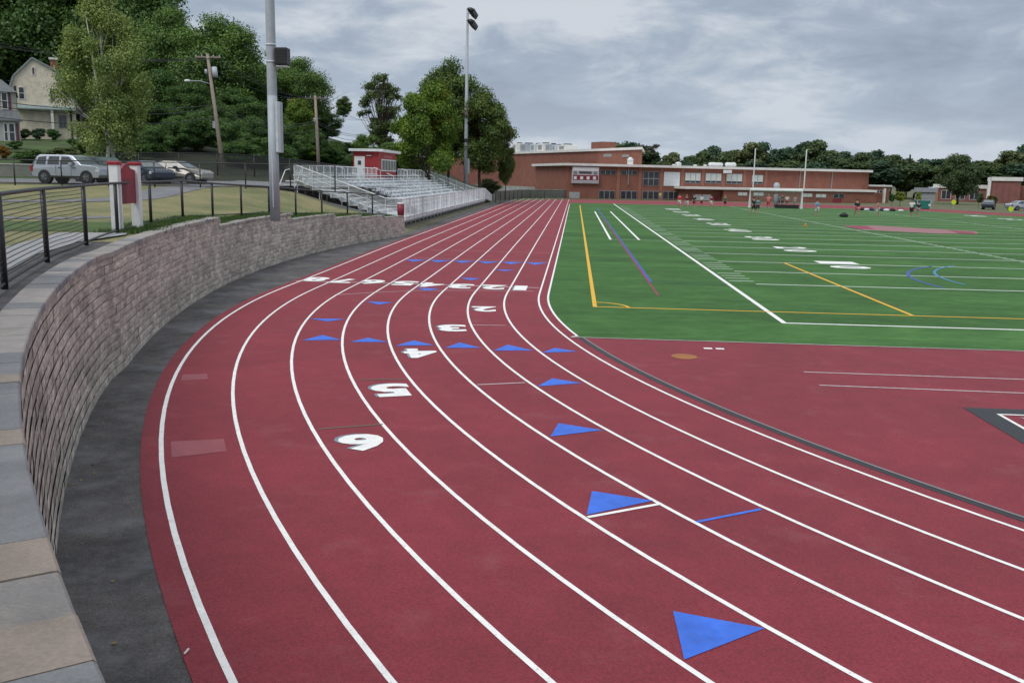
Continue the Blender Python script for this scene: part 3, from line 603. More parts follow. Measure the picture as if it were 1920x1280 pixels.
# ---------------------------------------------------------------- bleachers
BX, BY0, BY1 = -16.75, 37.0, 93.0
bl = root('bleachers', (BX, BY0, 0), 'long aluminium bleachers with stepped bench rows beside the straight', 'bleachers')
def lx(X): return X-BX
LB = BY1-BY0; Z0 = .78; RISE = .25; RUN = .61; NR = 10; WK = 1.25
aisles = [(10.5, 11.7), (24, 25.2), (38, 39.2), (49, 50.2)]
segs = []; c_ = 0
for a_, b_ in aisles: segs.append((c_, a_)); c_ = b_
segs.append((c_, LB))
SBR = MB()
MB().box(-WK, 0, 0, LB, Z0-.05, Z0).box(-.02, 0, 0, LB, Z0-.22, Z0-.05).build('walkway', ALU, bl)
for i in range(NR):
    xf = -WK-RUN*i; zf = Z0+RISE*i+ (0)
    o_ = MB().box(xf-RUN+.02, xf, 0, LB, zf-.03, zf).build('footboard', ALU, bl)
    if i: MB().box(xf-.012, xf+.012, 0, LB, zf-.20, zf-.035).build('riser_board', ALU, bl)
    for a_, b_ in segs: MB().box(xf-RUN+.04-.12, xf-RUN+.04+.14, a_, b_, zf+.355, zf+.445).build('bench_seat', ALU, bl)
    for a_, b_ in segs:
        for y in np.arange(a_+.3, b_, 1.83): SBR.box(xf-RUN-.02, xf-RUN+.06, y-.03, y+.03, zf, zf+.40)
    for a_, b_ in aisles: MB().box(xf-.30, xf-.01, a_, b_, zf+.10, zf+.125).build('aisle_step', ALU, bl)
tag(SBR.build('seat_bracket', ALUD, bl), kind='stuff')
XB = -WK-RUN*NR; ZT = Z0+RISE*(NR-1)
for a_, b_ in aisles:
    ym = (a_+b_)/2
    for i in range(1, NR, 2):
        x = -WK-RUN*i; z = Z0+RISE*i; MB().tube([(x, ym, z), (x, ym, z+.9), (x-RUN, ym, z+.9+RISE)], .022, 6).build('aisle_handrail', ALU, bl)
mb = MB()
for y in np.arange(.3, LB, 1.83):
    mb.bar((-.05, y, Z0-.28), (XB, y, ZT-.05), .07, .22)
    mb.bar((-.25, y, Z0-.2), (-.25, y, .05), .06)
    for k in range(1, 5):
        x = -WK-k*1.5; zz = Z0+(ZT-Z0)*(-x/(-XB))-.2; g0 = .265*(-x-.45)
        if zz-g0 > .05: mb.bar((x, y, zz), (x, y, g0-.1), .06)
tag(mb.build('frame', ALUD, bl), kind='stuff')
mb = MB()
for y in np.arange(0, LB+.1, .6): mb.box(-.30, .02, y-.04, y+.04, Z0-.34, Z0-.2)
tag(mb.build('deck_bracket', ALUD, bl), kind='stuff')
# end stringer and skirt
MB().bar((0, -.06, Z0-.42), (XB, -.06, ZT-.95), .06, .3).build('end_stringer', mat('blue_grey_steel', (.25, .31, .37), .5), bl)
# front guard
GH = 1.25
mb = MB()
for y in np.arange(0, LB-.2, .55): mb.box(.0, .012, y+.06, y+.34, Z0+.02, Z0+GH)
tag(mb.build('front_slats', ALU, bl), kind='stuff')
mb = MB().tube([(.03, 0, Z0+GH), (.03, LB, Z0+GH)], .03, 8).tube([(.05, 0, Z0+.04), (.05, LB, Z0+.04)], .03, 8)
for y in np.arange(0, LB+.1, 1.83): mb.tube([(.06, y, Z0-.2), (.06, y, Z0+GH)], .032, 8)
mb.build('front_rail', ALU, bl)
# front guard far-end ramp
MB().poly([(.02, LB, Z0+GH), (.02, LB+9, Z0+.35), (.02, LB+9, -.0+.25), (.02, LB, Z0)]).poly([(-.03, LB, Z0), (-.03, LB+9, .25), (-.03, LB+9, Z0+.35), (-.03, LB, Z0+GH)]).build('ramp_side', ALU, bl); MB().poly([(-1.2, LB, Z0), (0, LB, Z0), (0, LB+9, .06), (-1.2, LB+9, .06)]).build('ramp', ALU, bl)
# side guards
for y, nm in ((-.02, 'near'), (LB+.02, 'far')):
    mb = MB(); top = [(.0, y, Z0+GH), (-WK, y, Z0+GH), (XB, y, ZT+1.08)]
    mb.tube(top, .034, 8); mb.tube([(p[0], p[1], p[2]-.5) for p in top], .02, 6); mb.tube([(p[0], p[1], p[2]-.98) for p in top], .02, 6)
    for i in range(0, NR+1, 2): x = -WK-RUN*i if i else -WK; z = Z0+RISE*i; mb.tube([(x, y, z-.3), (x, y, min(z+1.2, ZT+1.08))], .028, 6)
    mb.build('end_rail', ALU, bl)
    mb = MB(); A_ = [(p[0], p[1]+.03, p[2]-1.0) for p in top]; B_ = [(p[0], p[1]+.03, p[2]) for p in top]; mb.strip(A_, B_); uv = [(p[0], p[2]) for p in A_+B_]; mb.build('end_mesh', CHAINS, bl, uv=uv)
# back guard with a gap for the press box
for a_, b_ in ((0, 26.2), (36.2, LB)):
    mb = MB().tube([(XB, a_, ZT+1.08), (XB, b_, ZT+1.08)], .034, 8).tube([(XB, a_, ZT+.55), (XB, b_, ZT+.55)], .02, 6)
    for y in np.arange(a_, b_+.01, 1.83): mb.tube([(XB, y, ZT-.4), (XB, y, ZT+1.08)], .03, 6)
    mb.build('back_rail', ALU, bl)
    mb = MB().strip([(XB-.02, a_, ZT), (XB-.02, b_, ZT)], [(XB-.02, a_, ZT+1.06), (XB-.02, b_, ZT+1.06)]); mb.build('back_mesh', CHAINS, bl, uv=[(a_, 0), (b_, 0), (a_, 1.06), (b_, 1.06)])
# rear stair at near end
mb = MB()
for k in range(5): mb.box(XB-1.2, XB-.1, .3-.0+k*.3, .6+k*.3, ZT-1.3+k*.25, ZT-1.25+k*.25)
mb.tube([(XB-1.2, .2, ZT-.55), (XB-1.2, 1.9, ZT+.7), (XB-1.2, 3, ZT+.8)], .03, 8).tube([(XB-.1, .2, ZT-.55), (XB-.1, 1.9, ZT+.7)], .03, 8).tube([(XB-1.2, .2, ZT-1.4), (XB-1.2, .2, ZT-.55)], .03, 8).box(XB-1.2, XB-.1, 1.9, 3.2, ZT-.06, ZT)
mb.build('rear_stair', ALU, bl)
# ---------------------------------------------------------------- press box
PX1, PY0 = BX+XB-.10, 64.2; PB = root('press_box', (PX1, PY0, 0), 'small red press box with white door and flat white roof above the bleachers', 'press box')
zb, zt = 2.9, 5.66; Wd, Ln = 2.45, 8.6
MB().box(-Wd, 0, 0, Ln, zb, zt).build('wall', REDB, PB); MB().box(-Wd-.35, .45, -.35, Ln+.4, zt+.002, zt+.24).build('roof', WHITE, PB, bevel=.02)
dr_ = MB().box(-Wd+.12, -Wd+1.12, -.05, -.003, zb-.2, zb+2.3).build('door', WHITE, PB); MB().box(-Wd+.46, -Wd+.78, -.06, -.052, zb+1.5, zb+1.9).build('door_window', GLASSD, dr_); MB().box(-Wd+.98, -Wd+1.04, -.10, -.052, zb+1.0, zb+1.1).build('handle', DARKM, dr_)
MB().box(-Wd+1.3, -Wd+1.75, -.12, -.003, zb+2.32, zb+2.42).build('wall_lamp', GALV, PB)
wf = MB().box(.003, .07, 1.2, 8.3, zb+.95, zb+2.1).build('window_frame', WHITE, PB)
for k in range(5): MB().box(.072, .08, 1.32+k*1.4, 1.32+k*1.4+1.22, zb+1.05, zb+2.0).build('pane', mat('press_glass', (.30, .32, .31), .2, (.18, .2, .2), 2), wf)
MB().box(.003, .02, 2.4, 6.4, zb+2.22, zb+2.5).build('name_board', mat('faded_board', (.42, .12, .12), .6), PB)
MB().box(-Wd+.1, -.1, .1, Ln-.1, .8, zb-.003).build('support', ALUD, PB)
# trash barrel at wall end
b = at(751.5, 405, 55); tb = root('trash_barrel', (b[0], b[1], 1.19), 'maroon trash barrel with white rim standing at the end of the wall', 'trash barrel')
MB().tube([(0, 0, 0), (0, 0, .3), (0, 0, .68)], [.19, .215, .21], 16).build('barrel', MAROON, tb, True); MB().tube([(0, 0, .68), (0, 0, .76)], [.22, .2], 16).build('lid', WHITE, tb, True)
# ---------------------------------------------------------------- sign with two posts
bL = atz(221, 433, 2.17); bR = atz(258.5, 427, 2.17); sg = root('sign_board', bL, 'maroon sign with pointed top between two white posts with red caps', 'sign', rz=math.atan2(bR[1]-bL[1], bR[0]-bL[0]))
ln = math.hypot(bR[0]-bL[0], bR[1]-bL[1]); hp = 1.60
for x in (0, ln):
    MB().box(x-.105, x+.105, -.105, .105, -.1, hp-.06).build('post', WHITE, sg, bevel=.01); MB().box(x-.135, x+.135, -.135, .135, hp-.06, hp+.02).build('post_cap', REDCAP, sg, bevel=.02)
x0, x1 = .11, ln-.11; xm = (x0+x1)/2
pr = [(x0, .62), (x1, .62), (x1, 1.42), (x1-.22*ln, 1.46), (xm+.12*ln, 1.52), (xm, 1.58), (xm-.12*ln, 1.52), (x0+.22*ln, 1.46), (x0, 1.42)]
mb = MB(); n_ = len(pr); mb.raw([(p[0], -.035, p[1]) for p in pr]+[(p[0], .035, p[1]) for p in pr], [tuple(range(n_)), tuple(range(n_, 2*n_))[::-1]]+[(i, n_+i, n_+(i+1) % n_, (i+1) % n_) for i in range(n_)]); mb.build('panel', MAROON, sg)
MB().poly([(x0+.05, -.039, 1.22), (x1-.05, -.039, 1.22), (x1-.22*ln, -.039, 1.42), (xm, -.039, 1.55), (x0+.22*ln, -.039, 1.42)]).build('crest', REDCAP, sg)
# ---------------------------------------------------------------- cars
def car(loc, rz, L, Wd, prof, belt, roofw, paint, label, wheels, wr, wins, group='cars parked along the road', wshield=None, rearw=None, extras=None):
    rt = root('parked_car', loc, label, 'car', group, rz)
    hw = Wd/2
    def half(z):
        if z <= belt: return hw*(1-.04*max(0, (.5-z)))
        return hw+(roofw/2-hw)*min(1, (z-belt)/(max(p[1] for p in prof)-belt))
    n_ = len(prof); V = [(p[0], -half(p[1]), p[1]) for p in prof]+[(p[0], half(p[1]), p[1]) for p in prof]
    bm = bmesh.new(); vs = [bm.verts.new(v) for v in V]
    for k in (0, 1):
        f = bm.faces.new(vs[k*n_:(k+1)*n_]); 
    for i in range(n_): bm.faces.new((vs[i], vs[(i+1) % n_], vs[n_+(i+1) % n_], vs[n_+i]))
    bmesh.ops.recalc_face_normals(bm, faces=bm.faces); me = bpy.data.meshes.new('body'); bm.to_mesh(me); bm.free(); o = link('body', me, paint, rt)
    bv = o.modifiers.new('b', 'BEVEL'); bv.width = .05; bv.segments = 3; bv.limit_method = 'ANGLE'; bv.angle_limit = R(25)
    for sg_ in (-1, 1):
        for w in wins:
            m_ = MB(); pts = [(x, sg_*(half(z)+.012), z) for x, z in w]; pts2 = [(x, sg_*(half(z)-.03), z) for x, z in w]; k = len(w)
            m_.raw(pts+pts2, [tuple(range(k)) if sg_ < 0 else tuple(range(k))[::-1]]+[(i, (i+1) % k, k+(i+1) % k, k+i) for i in range(k)]); m_.build('side_window', CARGL, rt)
    for nm_, sc in (('windscreen', wshield), ('rear_window', rearw)):
        if sc:
            (xa, za), (xb, zb_) = sc; d = Vector((zb_-za, 0, -(xb-xa))).normalized(); d = d if d.z > 0 else -d; e_ = .014
            ha, hb = half(za)-.10, half(zb_)-.08
            MB().poly([(xa+d.x*e_, -ha, za+d.z*e_), (xa+d.x*e_, ha, za+d.z*e_), (xb+d.x*e_, hb, zb_+d.z*e_), (xb+d.x*e_, -hb, zb_+d.z*e_)]).build(nm_, mat('windscreen_glass', (.16, .2, .2), .08, (.1, .13, .13), 1, spec=.8), rt)
    for wx in wheels:
        for sg_ in (-1, 1):
            y = sg_*(hw-.10); a_ = MB().tube([(wx, sg_*(hw-.3), wr), (wx, sg_*(hw+.008), wr)], wr+.07, 24).build('wheel_arch', BLACK, rt)
            t_ = MB().tube([(wx, y-.1, wr), (wx, y+.1+.02*sg_, wr)], wr, 24).build('wheel', TYRE, rt, False)
            y2 = sg_*(hw+.025); MB().tube([(wx, y2-.02*sg_, wr), (wx, y2, wr)], wr*.62, 20).build('rim', mat('rim_shadow', (.12, .12, .13), .4), t_)
            m_ = MB()
            for k in range(5):
                a = 2*math.pi*k/5+.3; m_.bar((wx, y2+.012*sg_, wr), (wx+wr*.6*math.cos(a), y2+.012*sg_, wr+wr*.6*math.sin(a)), .02, .07, up=(0, 1, 0))
            m_.build('spokes', CHROME, t_)
    xs = [p[0] for p in prof]; xr, xf = min(xs), max(xs)
    for sg_ in (-1, 1):
        MB().box(xr-.02, xr+.14, sg_*hw-.05 if sg_ > 0 else -hw-.015, sg_*hw+.015 if sg_ > 0 else -hw+.05, belt-.38, belt-.02).build('tail_light', REDL, rt)
        MB().box(xf-.26, xf-.02, sg_*(hw-.10)-.1, sg_*(hw-.10)+.1, belt-.36, belt-.20).build('headlight', mat('lamp_lens', (.7, .72, .74), .15), rt)
    MB().box(xr+.9, xf-1.3, -hw-.012, hw+.012, .34, .44).build('side_trim', BLACK, rt)
    MB().box(xf-1.95, xf-1.75, -hw-.2, -hw+.02, belt-.02, belt+.16).build('mirror', paint if paint is SILVER else BLACK, rt, bevel=.03)
    for hx in (-.45, .55): MB().box(hx, hx+.2, -hw-.03, -hw+.0, belt-.16, belt-.12).build('door_handle', BLACK, rt)
    for hx in (-.62, .42): MB().box(hx, hx+.015, -hw-.006, -hw+.004, .45, belt-.02).build('door_seam', BLACK, rt)
    return rt
SUVP = [(-2.28, .42), (-2.32, .85), (-2.22, 1.05), (-1.98, 1.60), (-1.80, 1.70), (.15, 1.70), (.45, 1.64), (1.08, 1.14), (2.05, 1.05), (2.28, .92), (2.32, .5), (2.2, .33), (-2.1, .33)]
p1 = at(141, 343, 57.5); p1[2] = hfun(p1[0], p1[1])+.06
ang = math.atan2(RTH[1], RTH[0])
car(p1, ang-R(10), 4.6, 1.85, SUVP, 1.06, 1.45, SILVER, 'silver SUV parked behind the fence left of the maroon sign', (-1.42, 1.42), .36,
    [[(-1.98, 1.14), (-1.82, 1.55), (-1.30, 1.60), (-1.35, 1.12)], [(-1.18, 1.12), (-1.12, 1.60), (-.42, 1.60), (-.42, 1.12)], [(-.28, 1.12), (-.28, 1.60), (.22, 1.58), (.72, 1.18), (.72, 1.12)]], wshield=((1.04, 1.17), (.50, 1.60)), rearw=((-2.2, 1.08), (-2.0, 1.56)))
p2 = at(196, 338, 62); p2[2] = hfun(p2[0], p2[1])+.06
car(p2, ang-R(30), 4.7, 1.85, [(-2.3, .4), (-2.3, .95), (-2.1, 1.5), (-1.9, 1.62), (.3, 1.64), (1.1, 1.08), (2.1, .98), (2.35, .8), (2.35, .35), (-2.1, .33)], 1.04, 1.5, GREENC, 'dark green car half hidden behind the silver SUV', (-1.45, 1.45), .35,
    [[(-1.9, 1.1), (-1.75, 1.5), (-.6, 1.52), (-.6, 1.1)], [(-.5, 1.1), (-.5, 1.52), (.25, 1.5), (.75, 1.12)]], wshield=((1.06, 1.11), (.34, 1.6)))
SED = [(-2.25, .42), (-2.28, .80), (-2.15, .98), (-1.55, 1.04), (-.85, 1.40), (-.5, 1.45), (.35, 1.44), (1.15, 1.00), (2.05, .86), (2.27, .70), (2.27, .38), (2.1, .26), (-2.1, .26)]
SW = [[(-1.35, 1.04), (-.80, 1.34), (-.32, 1.38), (-.32, 1.02)], [(-.22, 1.02), (-.22, 1.38), (.30, 1.37), (.92, 1.04), (.92, 1.0)]]
p3 = at(331, 340, 62.5); p3[2] = hfun(p3[0], p3[1])+.06
car(p3, ang-R(7), 4.5, 1.75, SED, .96, 1.25, BEIGE, 'pale champagne sedan parked between the maroon sign and the wooden utility pole', (-1.35, 1.40), .32, SW, wshield=((1.12, 1.03), (.40, 1.42)), rearw=((-1.5, 1.07), (-.88, 1.38)))
p4 = at(272, 341, 61.5); p4[2] = hfun(p4[0], p4[1])+.06
car(p4, ang-R(38), 4.4, 1.75, SED, .96, 1.25, NAVY, 'dark blue car partly hidden behind the maroon sign', (-1.35, 1.40), .32, SW, wshield=((1.12, 1.03), (.40, 1.42)), rearw=((-1.5, 1.07), (-.88, 1.38)))
# roadside fences
rf = []
for L in np.linspace(-34, -10, 26): q_ = rel(53.5+(L+34)*.1, L); rf.append((q_[0], q_[1], hfun(*q_)))
fence('black roadside fence in front of the parked silver SUV', rf, 1.45, .04, CHAIN, step=2.6, name='roadside_fence')
rf = []
for L in np.linspace(-32, -14, 20): q_ = rel(72+(L+32)*.6, L); rf.append((q_[0], q_[1], hfun(*q_)))
fence('dense dark chain link fence behind the sedan below the trees', rf, 1.75, .045, CHAING, step=3, name='roadside_fence', bottom=False)
# low concrete wall at far left behind the SUV
a_ = rel(70, -42); b2_ = rel(71, -33.5); w2 = root('low_wall', (*a_, hfun(*a_)), 'low grey retaining wall at the lawn edge behind the SUV', 'wall')
d_ = b2_-a_; MB().bar((0, 0, .45), (d_[0], d_[1], .45), .3, .9).build('wall_body', STONEW, w2); MB().bar((0, 0, .93), (d_[0], d_[1], .93), .4, .06).build('wall_cap', TRIMM, w2)
# ---------------------------------------------------------------- utility poles and wires
def upole(bx, by, D, tx, ty, label, arm=1.1, extras=False):
    b = at(bx, by, D); t = at(tx, ty, D)-b; rt = root('utility_pole', b, label, 'utility pole', 'wooden utility poles'); t = Vector(t)
    MB().tube([tuple(t*-.05), tuple(t*.5), tuple(t)], [.19, .165, .13], 10).build('pole', WOODP, rt, True)
    up = t.normalized(); r_ = Vector((RTH[0], RTH[1], .0)); c_ = t-up*.25
    MB().bar(tuple(c_-r_*arm), tuple(c_+r_*arm), .1, .12).build('crossarm', WOODP, rt)
    m_ = MB()
    for k in (-1, -.5, .5, 1): q = c_+r_*arm*k*.92; m_.tube([tuple(q), tuple(q+up*.2)], .045, 6)
    m_.build('insulator', GALV, rt)
    if extras:
        q = t*.86+r_*.42; MB().tube([tuple(q-up*.45), tuple(q+up*.4)], .23, 12).build('transformer', mat('transformer_grey', (.5, .55, .58), .5), rt, True)
        q = t*.86-r_*.32; MB().tube([tuple(q-up*.2), tuple(q+up*.2)], .12, 10).build('cutout', GALV, rt, True)
        a0 = t*.76; a1 = t*.785-r_*1.9+Vector((0, 0, .0)); a2 = t*.785-r_*2.3; m_ = MB().tube([tuple(a0), tuple(a0*.5+a1*.5+up*.15), tuple(a1)], .035, 6); ar = m_.build('lamp_arm', GALV, rt, True)
        MB().tube([tuple(a1+r_*.1), tuple(a1*.5+a2*.5), tuple(a2)], [.07, .13, .08], 8).build('lamp_head', WHITE, ar, True)
        q = t*.44-r_*.22; MB().box(q.x-.12, q.x+.12, q.y-.12, q.y+.12, q.z-.3, q.z+.3).build('junction_box', GALV, rt)
    return Vector(b), t
b1, t1 = upole(421, 338, 80, 389, 102, 'leaning wooden utility pole with transformer and street lamp behind the sedan', extras=True)
b2, t2 = upole(598, 326, 97, 591, 180, 'straight wooden utility pole with crossarm left of the bleachers')
b3, t3 = upole(701, 300, 190, 697, 219, 'farthest wooden utility pole with crossarm behind the press box', 1.7)
rv = Vector((RTH[0], RTH[1], 0))
def wire(a, b, sag, r_=.022):
    a = Vector(a); b = Vector(b); pts = []
    for k in range(25): f = k/24; p = a.lerp(b, f); p.z -= sag*4*f*(1-f); pts.append(p)
    return pts
WIREM = mat('wire_black', (.05, .05, .055), .6); wl_ = root('power_lines', tuple(b1), 'thin dark overhead power and telephone lines strung between the utility poles', 'power lines')
off0 = Vector(at(-160, 70, 62)); 
for k, (fr, dx) in enumerate(((.97, -1), (.97, 1), (.97, .4), (.60, 0), (.57, 0), (.50, 0))):
    A_ = b1+t1*fr+rv*dx; Bq = b2+t2*(fr if fr > .9 else fr+.08)+rv*dx; C_ = b3+t3*(fr if fr > .9 else fr+.1)+rv*dx
    E_ = Vector(at(-260, {.97: 20, .60: 140, .57: 152, .50: 175}[fr]+dx*8, 58))
    for P_, Q_, sg_ in ((E_, A_, 1.2), (A_, Bq, .9), (Bq, C_, 1.2)):
        m_ = MB().tube([tuple(p-b1) for p in wire(P_, Q_, sg_)], .02 if fr > .9 else .028, 5, False).build('wire', WIREM, wl_)
# ---------------------------------------------------------------- trees
def leaf_mesh(name, P, Nn, size, m, asp=1.0):
    n = len(P); Nn = Nn/np.maximum(1e-6, np.linalg.norm(Nn, axis=1))[:, None]; r = rnd.normal(size=(n, 3)); A = np.cross(Nn, r); A /= np.linalg.norm(A, axis=1)[:, None]; B = np.cross(Nn, A)
    s = size*rnd.uniform(.6, 1.35, n)[:, None]/2; bend = Nn*s*.35
    V = np.stack([P-A*s*1.2, P-B*s*asp+bend, P+A*s*1.2, P+B*s*asp+bend], 1).reshape(-1, 3).astype(np.float32)
    me = bpy.data.meshes.new(name); me.vertices.add(4*n); me.vertices.foreach_set('co', V.ravel()); me.loops.add(4*n); me.loops.foreach_set('vertex_index', np.arange(4*n, dtype=np.int32))
    me.polygons.add(n); me.polygons.foreach_set('loop_start', np.arange(0, 4*n, 4, dtype=np.int32)); me.polygons.foreach_set('loop_total', np.full(n, 4, np.int32)); me.update(); me.materials.append(m); return me
def make_tree(H, Rr, z0, lobes, nleaf, leaf, lm, seed, bark=BARK, tr=.3, shape='oak', limbs=9, fill=.25, lobeR=(.20, .36), lean=(0, 0)):
    """returns (crown mesh, trunk mesh) for a tree standing at the origin"""
    rg = np.random.RandomState(seed); zc = (H+z0)/2; hh = (H-z0)/2; C = []
    while len(C) < lobes:
        v = rg.normal(size=3); v /= np.linalg.norm(v); rr = rg.uniform(.35, 1)**.6; p = v*rr
        if shape == 'oak': x, y, z = p[0]*Rr*.80, p[1]*Rr*.80, zc+p[2]*hh*.84
        elif shape == 'cone': f = rg.uniform(0, 1)**1.4; a = rg.uniform(0, 6.28); q = (1-f)*Rr*.85*rg.uniform(.4, 1); x, y, z = q*math.cos(a), q*math.sin(a), z0+(H-z0)*f*.97
        elif shape == 'egg': f = rg.uniform(0, 1); prf = math.sin(math.pi*min(1, f*.92+.12))**.7; a = rg.uniform(0, 6.28); q = prf*Rr*.8*rg.uniform(.3, 1); x, y, z = q*math.cos(a), q*math.sin(a), z0+(H-z0)*f*.95
        elif shape == 'open': a = rg.uniform(0, 6.28); f = rg.uniform(.05, 1); q = Rr*(.25+.75*f)*rg.uniform(.2, 1)*.85; x, y, z = q*math.cos(a), q*math.sin(a), z0+(H-z0)*f*.95
        C.append((x+lean[0]*z, y+lean[1]*z, z, Rr*rg.uniform(*lobeR)*(1.0 if shape != 'cone' else max(.35, 1-(z-z0)/(H-z0)))))
    C = np.array(C); wts = C[:, 3]**2; wts /= wts.sum(); idx = rg.choice(len(C), nleaf, p=wts); d = rg.normal(size=(nleaf, 3)); d[:, 2] = d[:, 2]*.9+.15; d /= np.linalg.norm(d, axis=1)[:, None]
    rad = rg.uniform(0, 1, nleaf)**fill; P = C[idx, :3]+d*(C[idx, 3]*rad*rg.uniform(.75, 1.32, nleaf))[:, None]*np.array([1, 1, .72])
    if shape == 'egg': P[:, 2] -= rg.exponential(.35, nleaf)
    Nn = d*.8+rg.normal(size=(nleaf, 3))*.55+np.array([0, 0, .35]); crown = leaf_mesh('crown', P, Nn, leaf, lm, .75)
    mb = MB(); top = H*.72 if shape != 'cone' else H*.96
    mb.tube([(0, 0, -1.), (0, 0, z0*.5), (lean[0]*z0+.05*Rr, lean[1]*z0, z0), (lean[0]*top, lean[1]*top, top)], [tr*1.25, tr, tr*.8, tr*.25], 9)
    order = rg.permutation(len(C))[:limbs]
    for k in order:
        e = C[k, :3]; f = rg.uniform(.55, 1.0); s = np.array([lean[0]*z0*f, lean[1]*z0*f, z0*.7+(min(e[2], top)-z0*.7)*rg.uniform(.15, .5)]); m_ = (s+e)/2+np.array([0, 0, -.06*Rr])
        mb.tube([tuple(s), tuple(m_), tuple(e)], [tr*.42, tr*.28, tr*.08], 6)
        for q in range(2):
            e2 = e+rg.normal(size=3)*C[k, 3]*.7; mb.tube([tuple(m_), tuple((m_+e2)/2+rg.normal(size=3)*.1), tuple(e2)], [tr*.2, tr*.12, tr*.04], 5)
    me = bpy.data.meshes.new('trunk'); me.from_pydata(mb.v, [], mb.f); me.materials.append(bark); me.polygons.foreach_set('use_smooth', [True]*len(me.polygons)); me.update(); return crown, me
def plant(proto, x, ytop, D, label, cat='tree', group=None, zg=None, H=None, sx=1., name='leafy_tree', crown_m=None, rz=None, zoff=0):
    """stand a tree so that its top is at the measured elevation; H is the prototype height"""
    g_ = at(x, 330, D); z = hfun(g_[0], g_[1]) if zg is None else zg; topz = at(x, ytop, D)[2]; sc = max(.2, (topz-z)/H)
    rt = root(name, (g_[0], g_[1], z-.05), label, cat, group, rz if rz is not None else random.uniform(0, 6.28)); rt.scale = (sc*sx, sc*sx, sc)
    cr, tk = proto; o = link('crown', cr, None, rt); o2 = link('trunk', tk, None, rt)
    if crown_m: o.material_slots[0].link = 'OBJECT'; o.material_slots[0].material = crown_m
    return rt
OAK1 = make_tree(20, 7.5, 2.5, 80, 60000, .29, L_OAK, 11, fill=.35); OAK2 = make_tree(20, 8.5, 2.0, 90, 66000, .30, L_OAK, 12, tr=.4, fill=.35); OAK3 = make_tree(20, 6.2, 2, 70, 46000, .29, L_DARK, 13, fill=.35)
UND = make_tree(9, 4.6, .2, 50, 30000, .25, L_DARK, 14, tr=.14, fill=.4)
GT = 'large trees on the wooded slope at left'
for (P_, x, yt, D, lab, sx, cm) in (
    (OAK2, -20, -190, 128, 'dark leafy tree rising behind the tan house at the far left edge', 1.0, L_DARK),
    (OAK1, 75, -160, 132, 'tall dark tree rising behind the cream gambrel house', 1.1, L_DARK),
    (OAK2, 165, -150, 126, 'tall dark tree directly behind the birch', 1.0, L_DARK),
    (OAK1, 262, -70, 118, 'tall tree right of the birch reaching the top of the picture', .95, L_DARK),
    (OAK2, 320, 20, 112, 'broad green tree between birch and leaning utility pole', .95, L_OAK),
    (OAK1, 415, 30, 110, 'big round green tree behind the leaning utility pole', 1.15, L_OAK),
    (OAK3, 478, 100, 118, 'green tree just left of the thick steel pole', 1.25, L_OAK),
    (OAK2, 560, 108, 122, 'spreading green tree right of the thick steel pole', 1.05, L_OAK),
    (OAK3, 300, 130, 100, 'low dark tree behind the sedan', 1.5, L_DARK), (OAK3, 370, 150, 98, 'low dark tree beside the leaning utility pole base', 1.6, L_DARK),
    (OAK3, 450, 165, 104, 'low dark tree left of the thick steel pole base', 1.6, L_DARK), (OAK3, 615, 205, 128, 'lower dark tree behind the left end of the bleachers', 1.5, L_DARK),
    (OAK3, 505, 190, 110, 'lower dark tree hidden behind the thick steel pole', 1.5, L_DARK), (OAK1, 215, 40, 116, 'dark tree behind the right side of the birch', 1.0, L_DARK), (OAK3, 645, 268, 150, 'small tree tip beside the press box roof left', 1.2, L_TURN),
    (OAK1, 10, 20, 138, 'dark tree filling behind the cream house left gable', 1.1, L_DARK), (OAK2, 120, 20, 140, 'dark tree filling behind the cream house chimney', 1.1, L_DARK)):
    plant(P_, x, yt, D, lab, group=GT, H=20, sx=sx, crown_m=cm)
for x, yt, D, wd in ((262, 225, 86, 'left of'), (298, 232, 84, 'beside'), (335, 215, 88, 'right of')):
    plant(UND, x, yt, D, 'low dark understorey tree %s the sedan roof at the edge of the woods' % wd, group='understorey trees at the edge of the woods', H=9, sx=1.2)
for x, yt, D, wd in ((372, 205, 90, 'left of the leaning utility pole'), (440, 225, 90, 'right of the leaning utility pole'), (478, 215, 96, 'left of the thick steel pole'), (540, 230, 100, 'right of the thick steel pole'), (585, 240, 108, 'behind the bleachers left end'), (628, 262, 118, 'behind the bleachers back rail'), (410, 195, 96, 'hidden behind the leaning utility pole'), (560, 215, 112, 'above the bleachers left end'), (652, 284, 128, 'left of the press box')):
    plant(UND, x, yt, D, 'low dark understorey tree %s' % wd, group='understorey trees at the edge of the woods', H=9, sx=1.2)
for x, yt, D, wd in ((452, 262, 84, 'just left of the steel pole cabinet'), (490, 255, 86, 'behind the thick steel pole base'), (522, 268, 88, 'left of the bleachers stair'), (552, 262, 104, 'behind the bleachers stair'), (590, 262, 108, 'behind the bleachers end rail'), (615, 268, 110, 'behind the bleachers back rail middle'), (642, 284, 114, 'just left of the press box door'), (672, 292, 112, 'behind the press box roof')):
    plant(UND, x, yt, D, 'bushy dark green thicket tree %s' % wd, group='understorey trees at the edge of the woods', H=9, sx=1.7)
SMALLB = make_tree(9, 3.2, .8, 34, 22000, .2, L_BRIGHT, 21, tr=.12); plant(SMALLB, 556, 180, 108, 'bright green small tree behind the steel pole cabinet', H=9, sx=.85, name='leafy_tree')
plant(SMALLB, 572, 262, 106, 'low bright green bushy tree left of the bleachers', H=9, sx=1.6)
BIR = make_tree(15, 4.5, 3.1, 90, 60000, .15, L_BIRCH, 31, bark=BIRCHB, tr=.16, shape='egg', limbs=16, fill=.45, lobeR=(.16, .28))
bt = plant(BIR, 203, -18, 66, 'tall pale green birch with white trunks behind the parked SUV', H=15, sx=.98, name='birch_tree', rz=1.0)
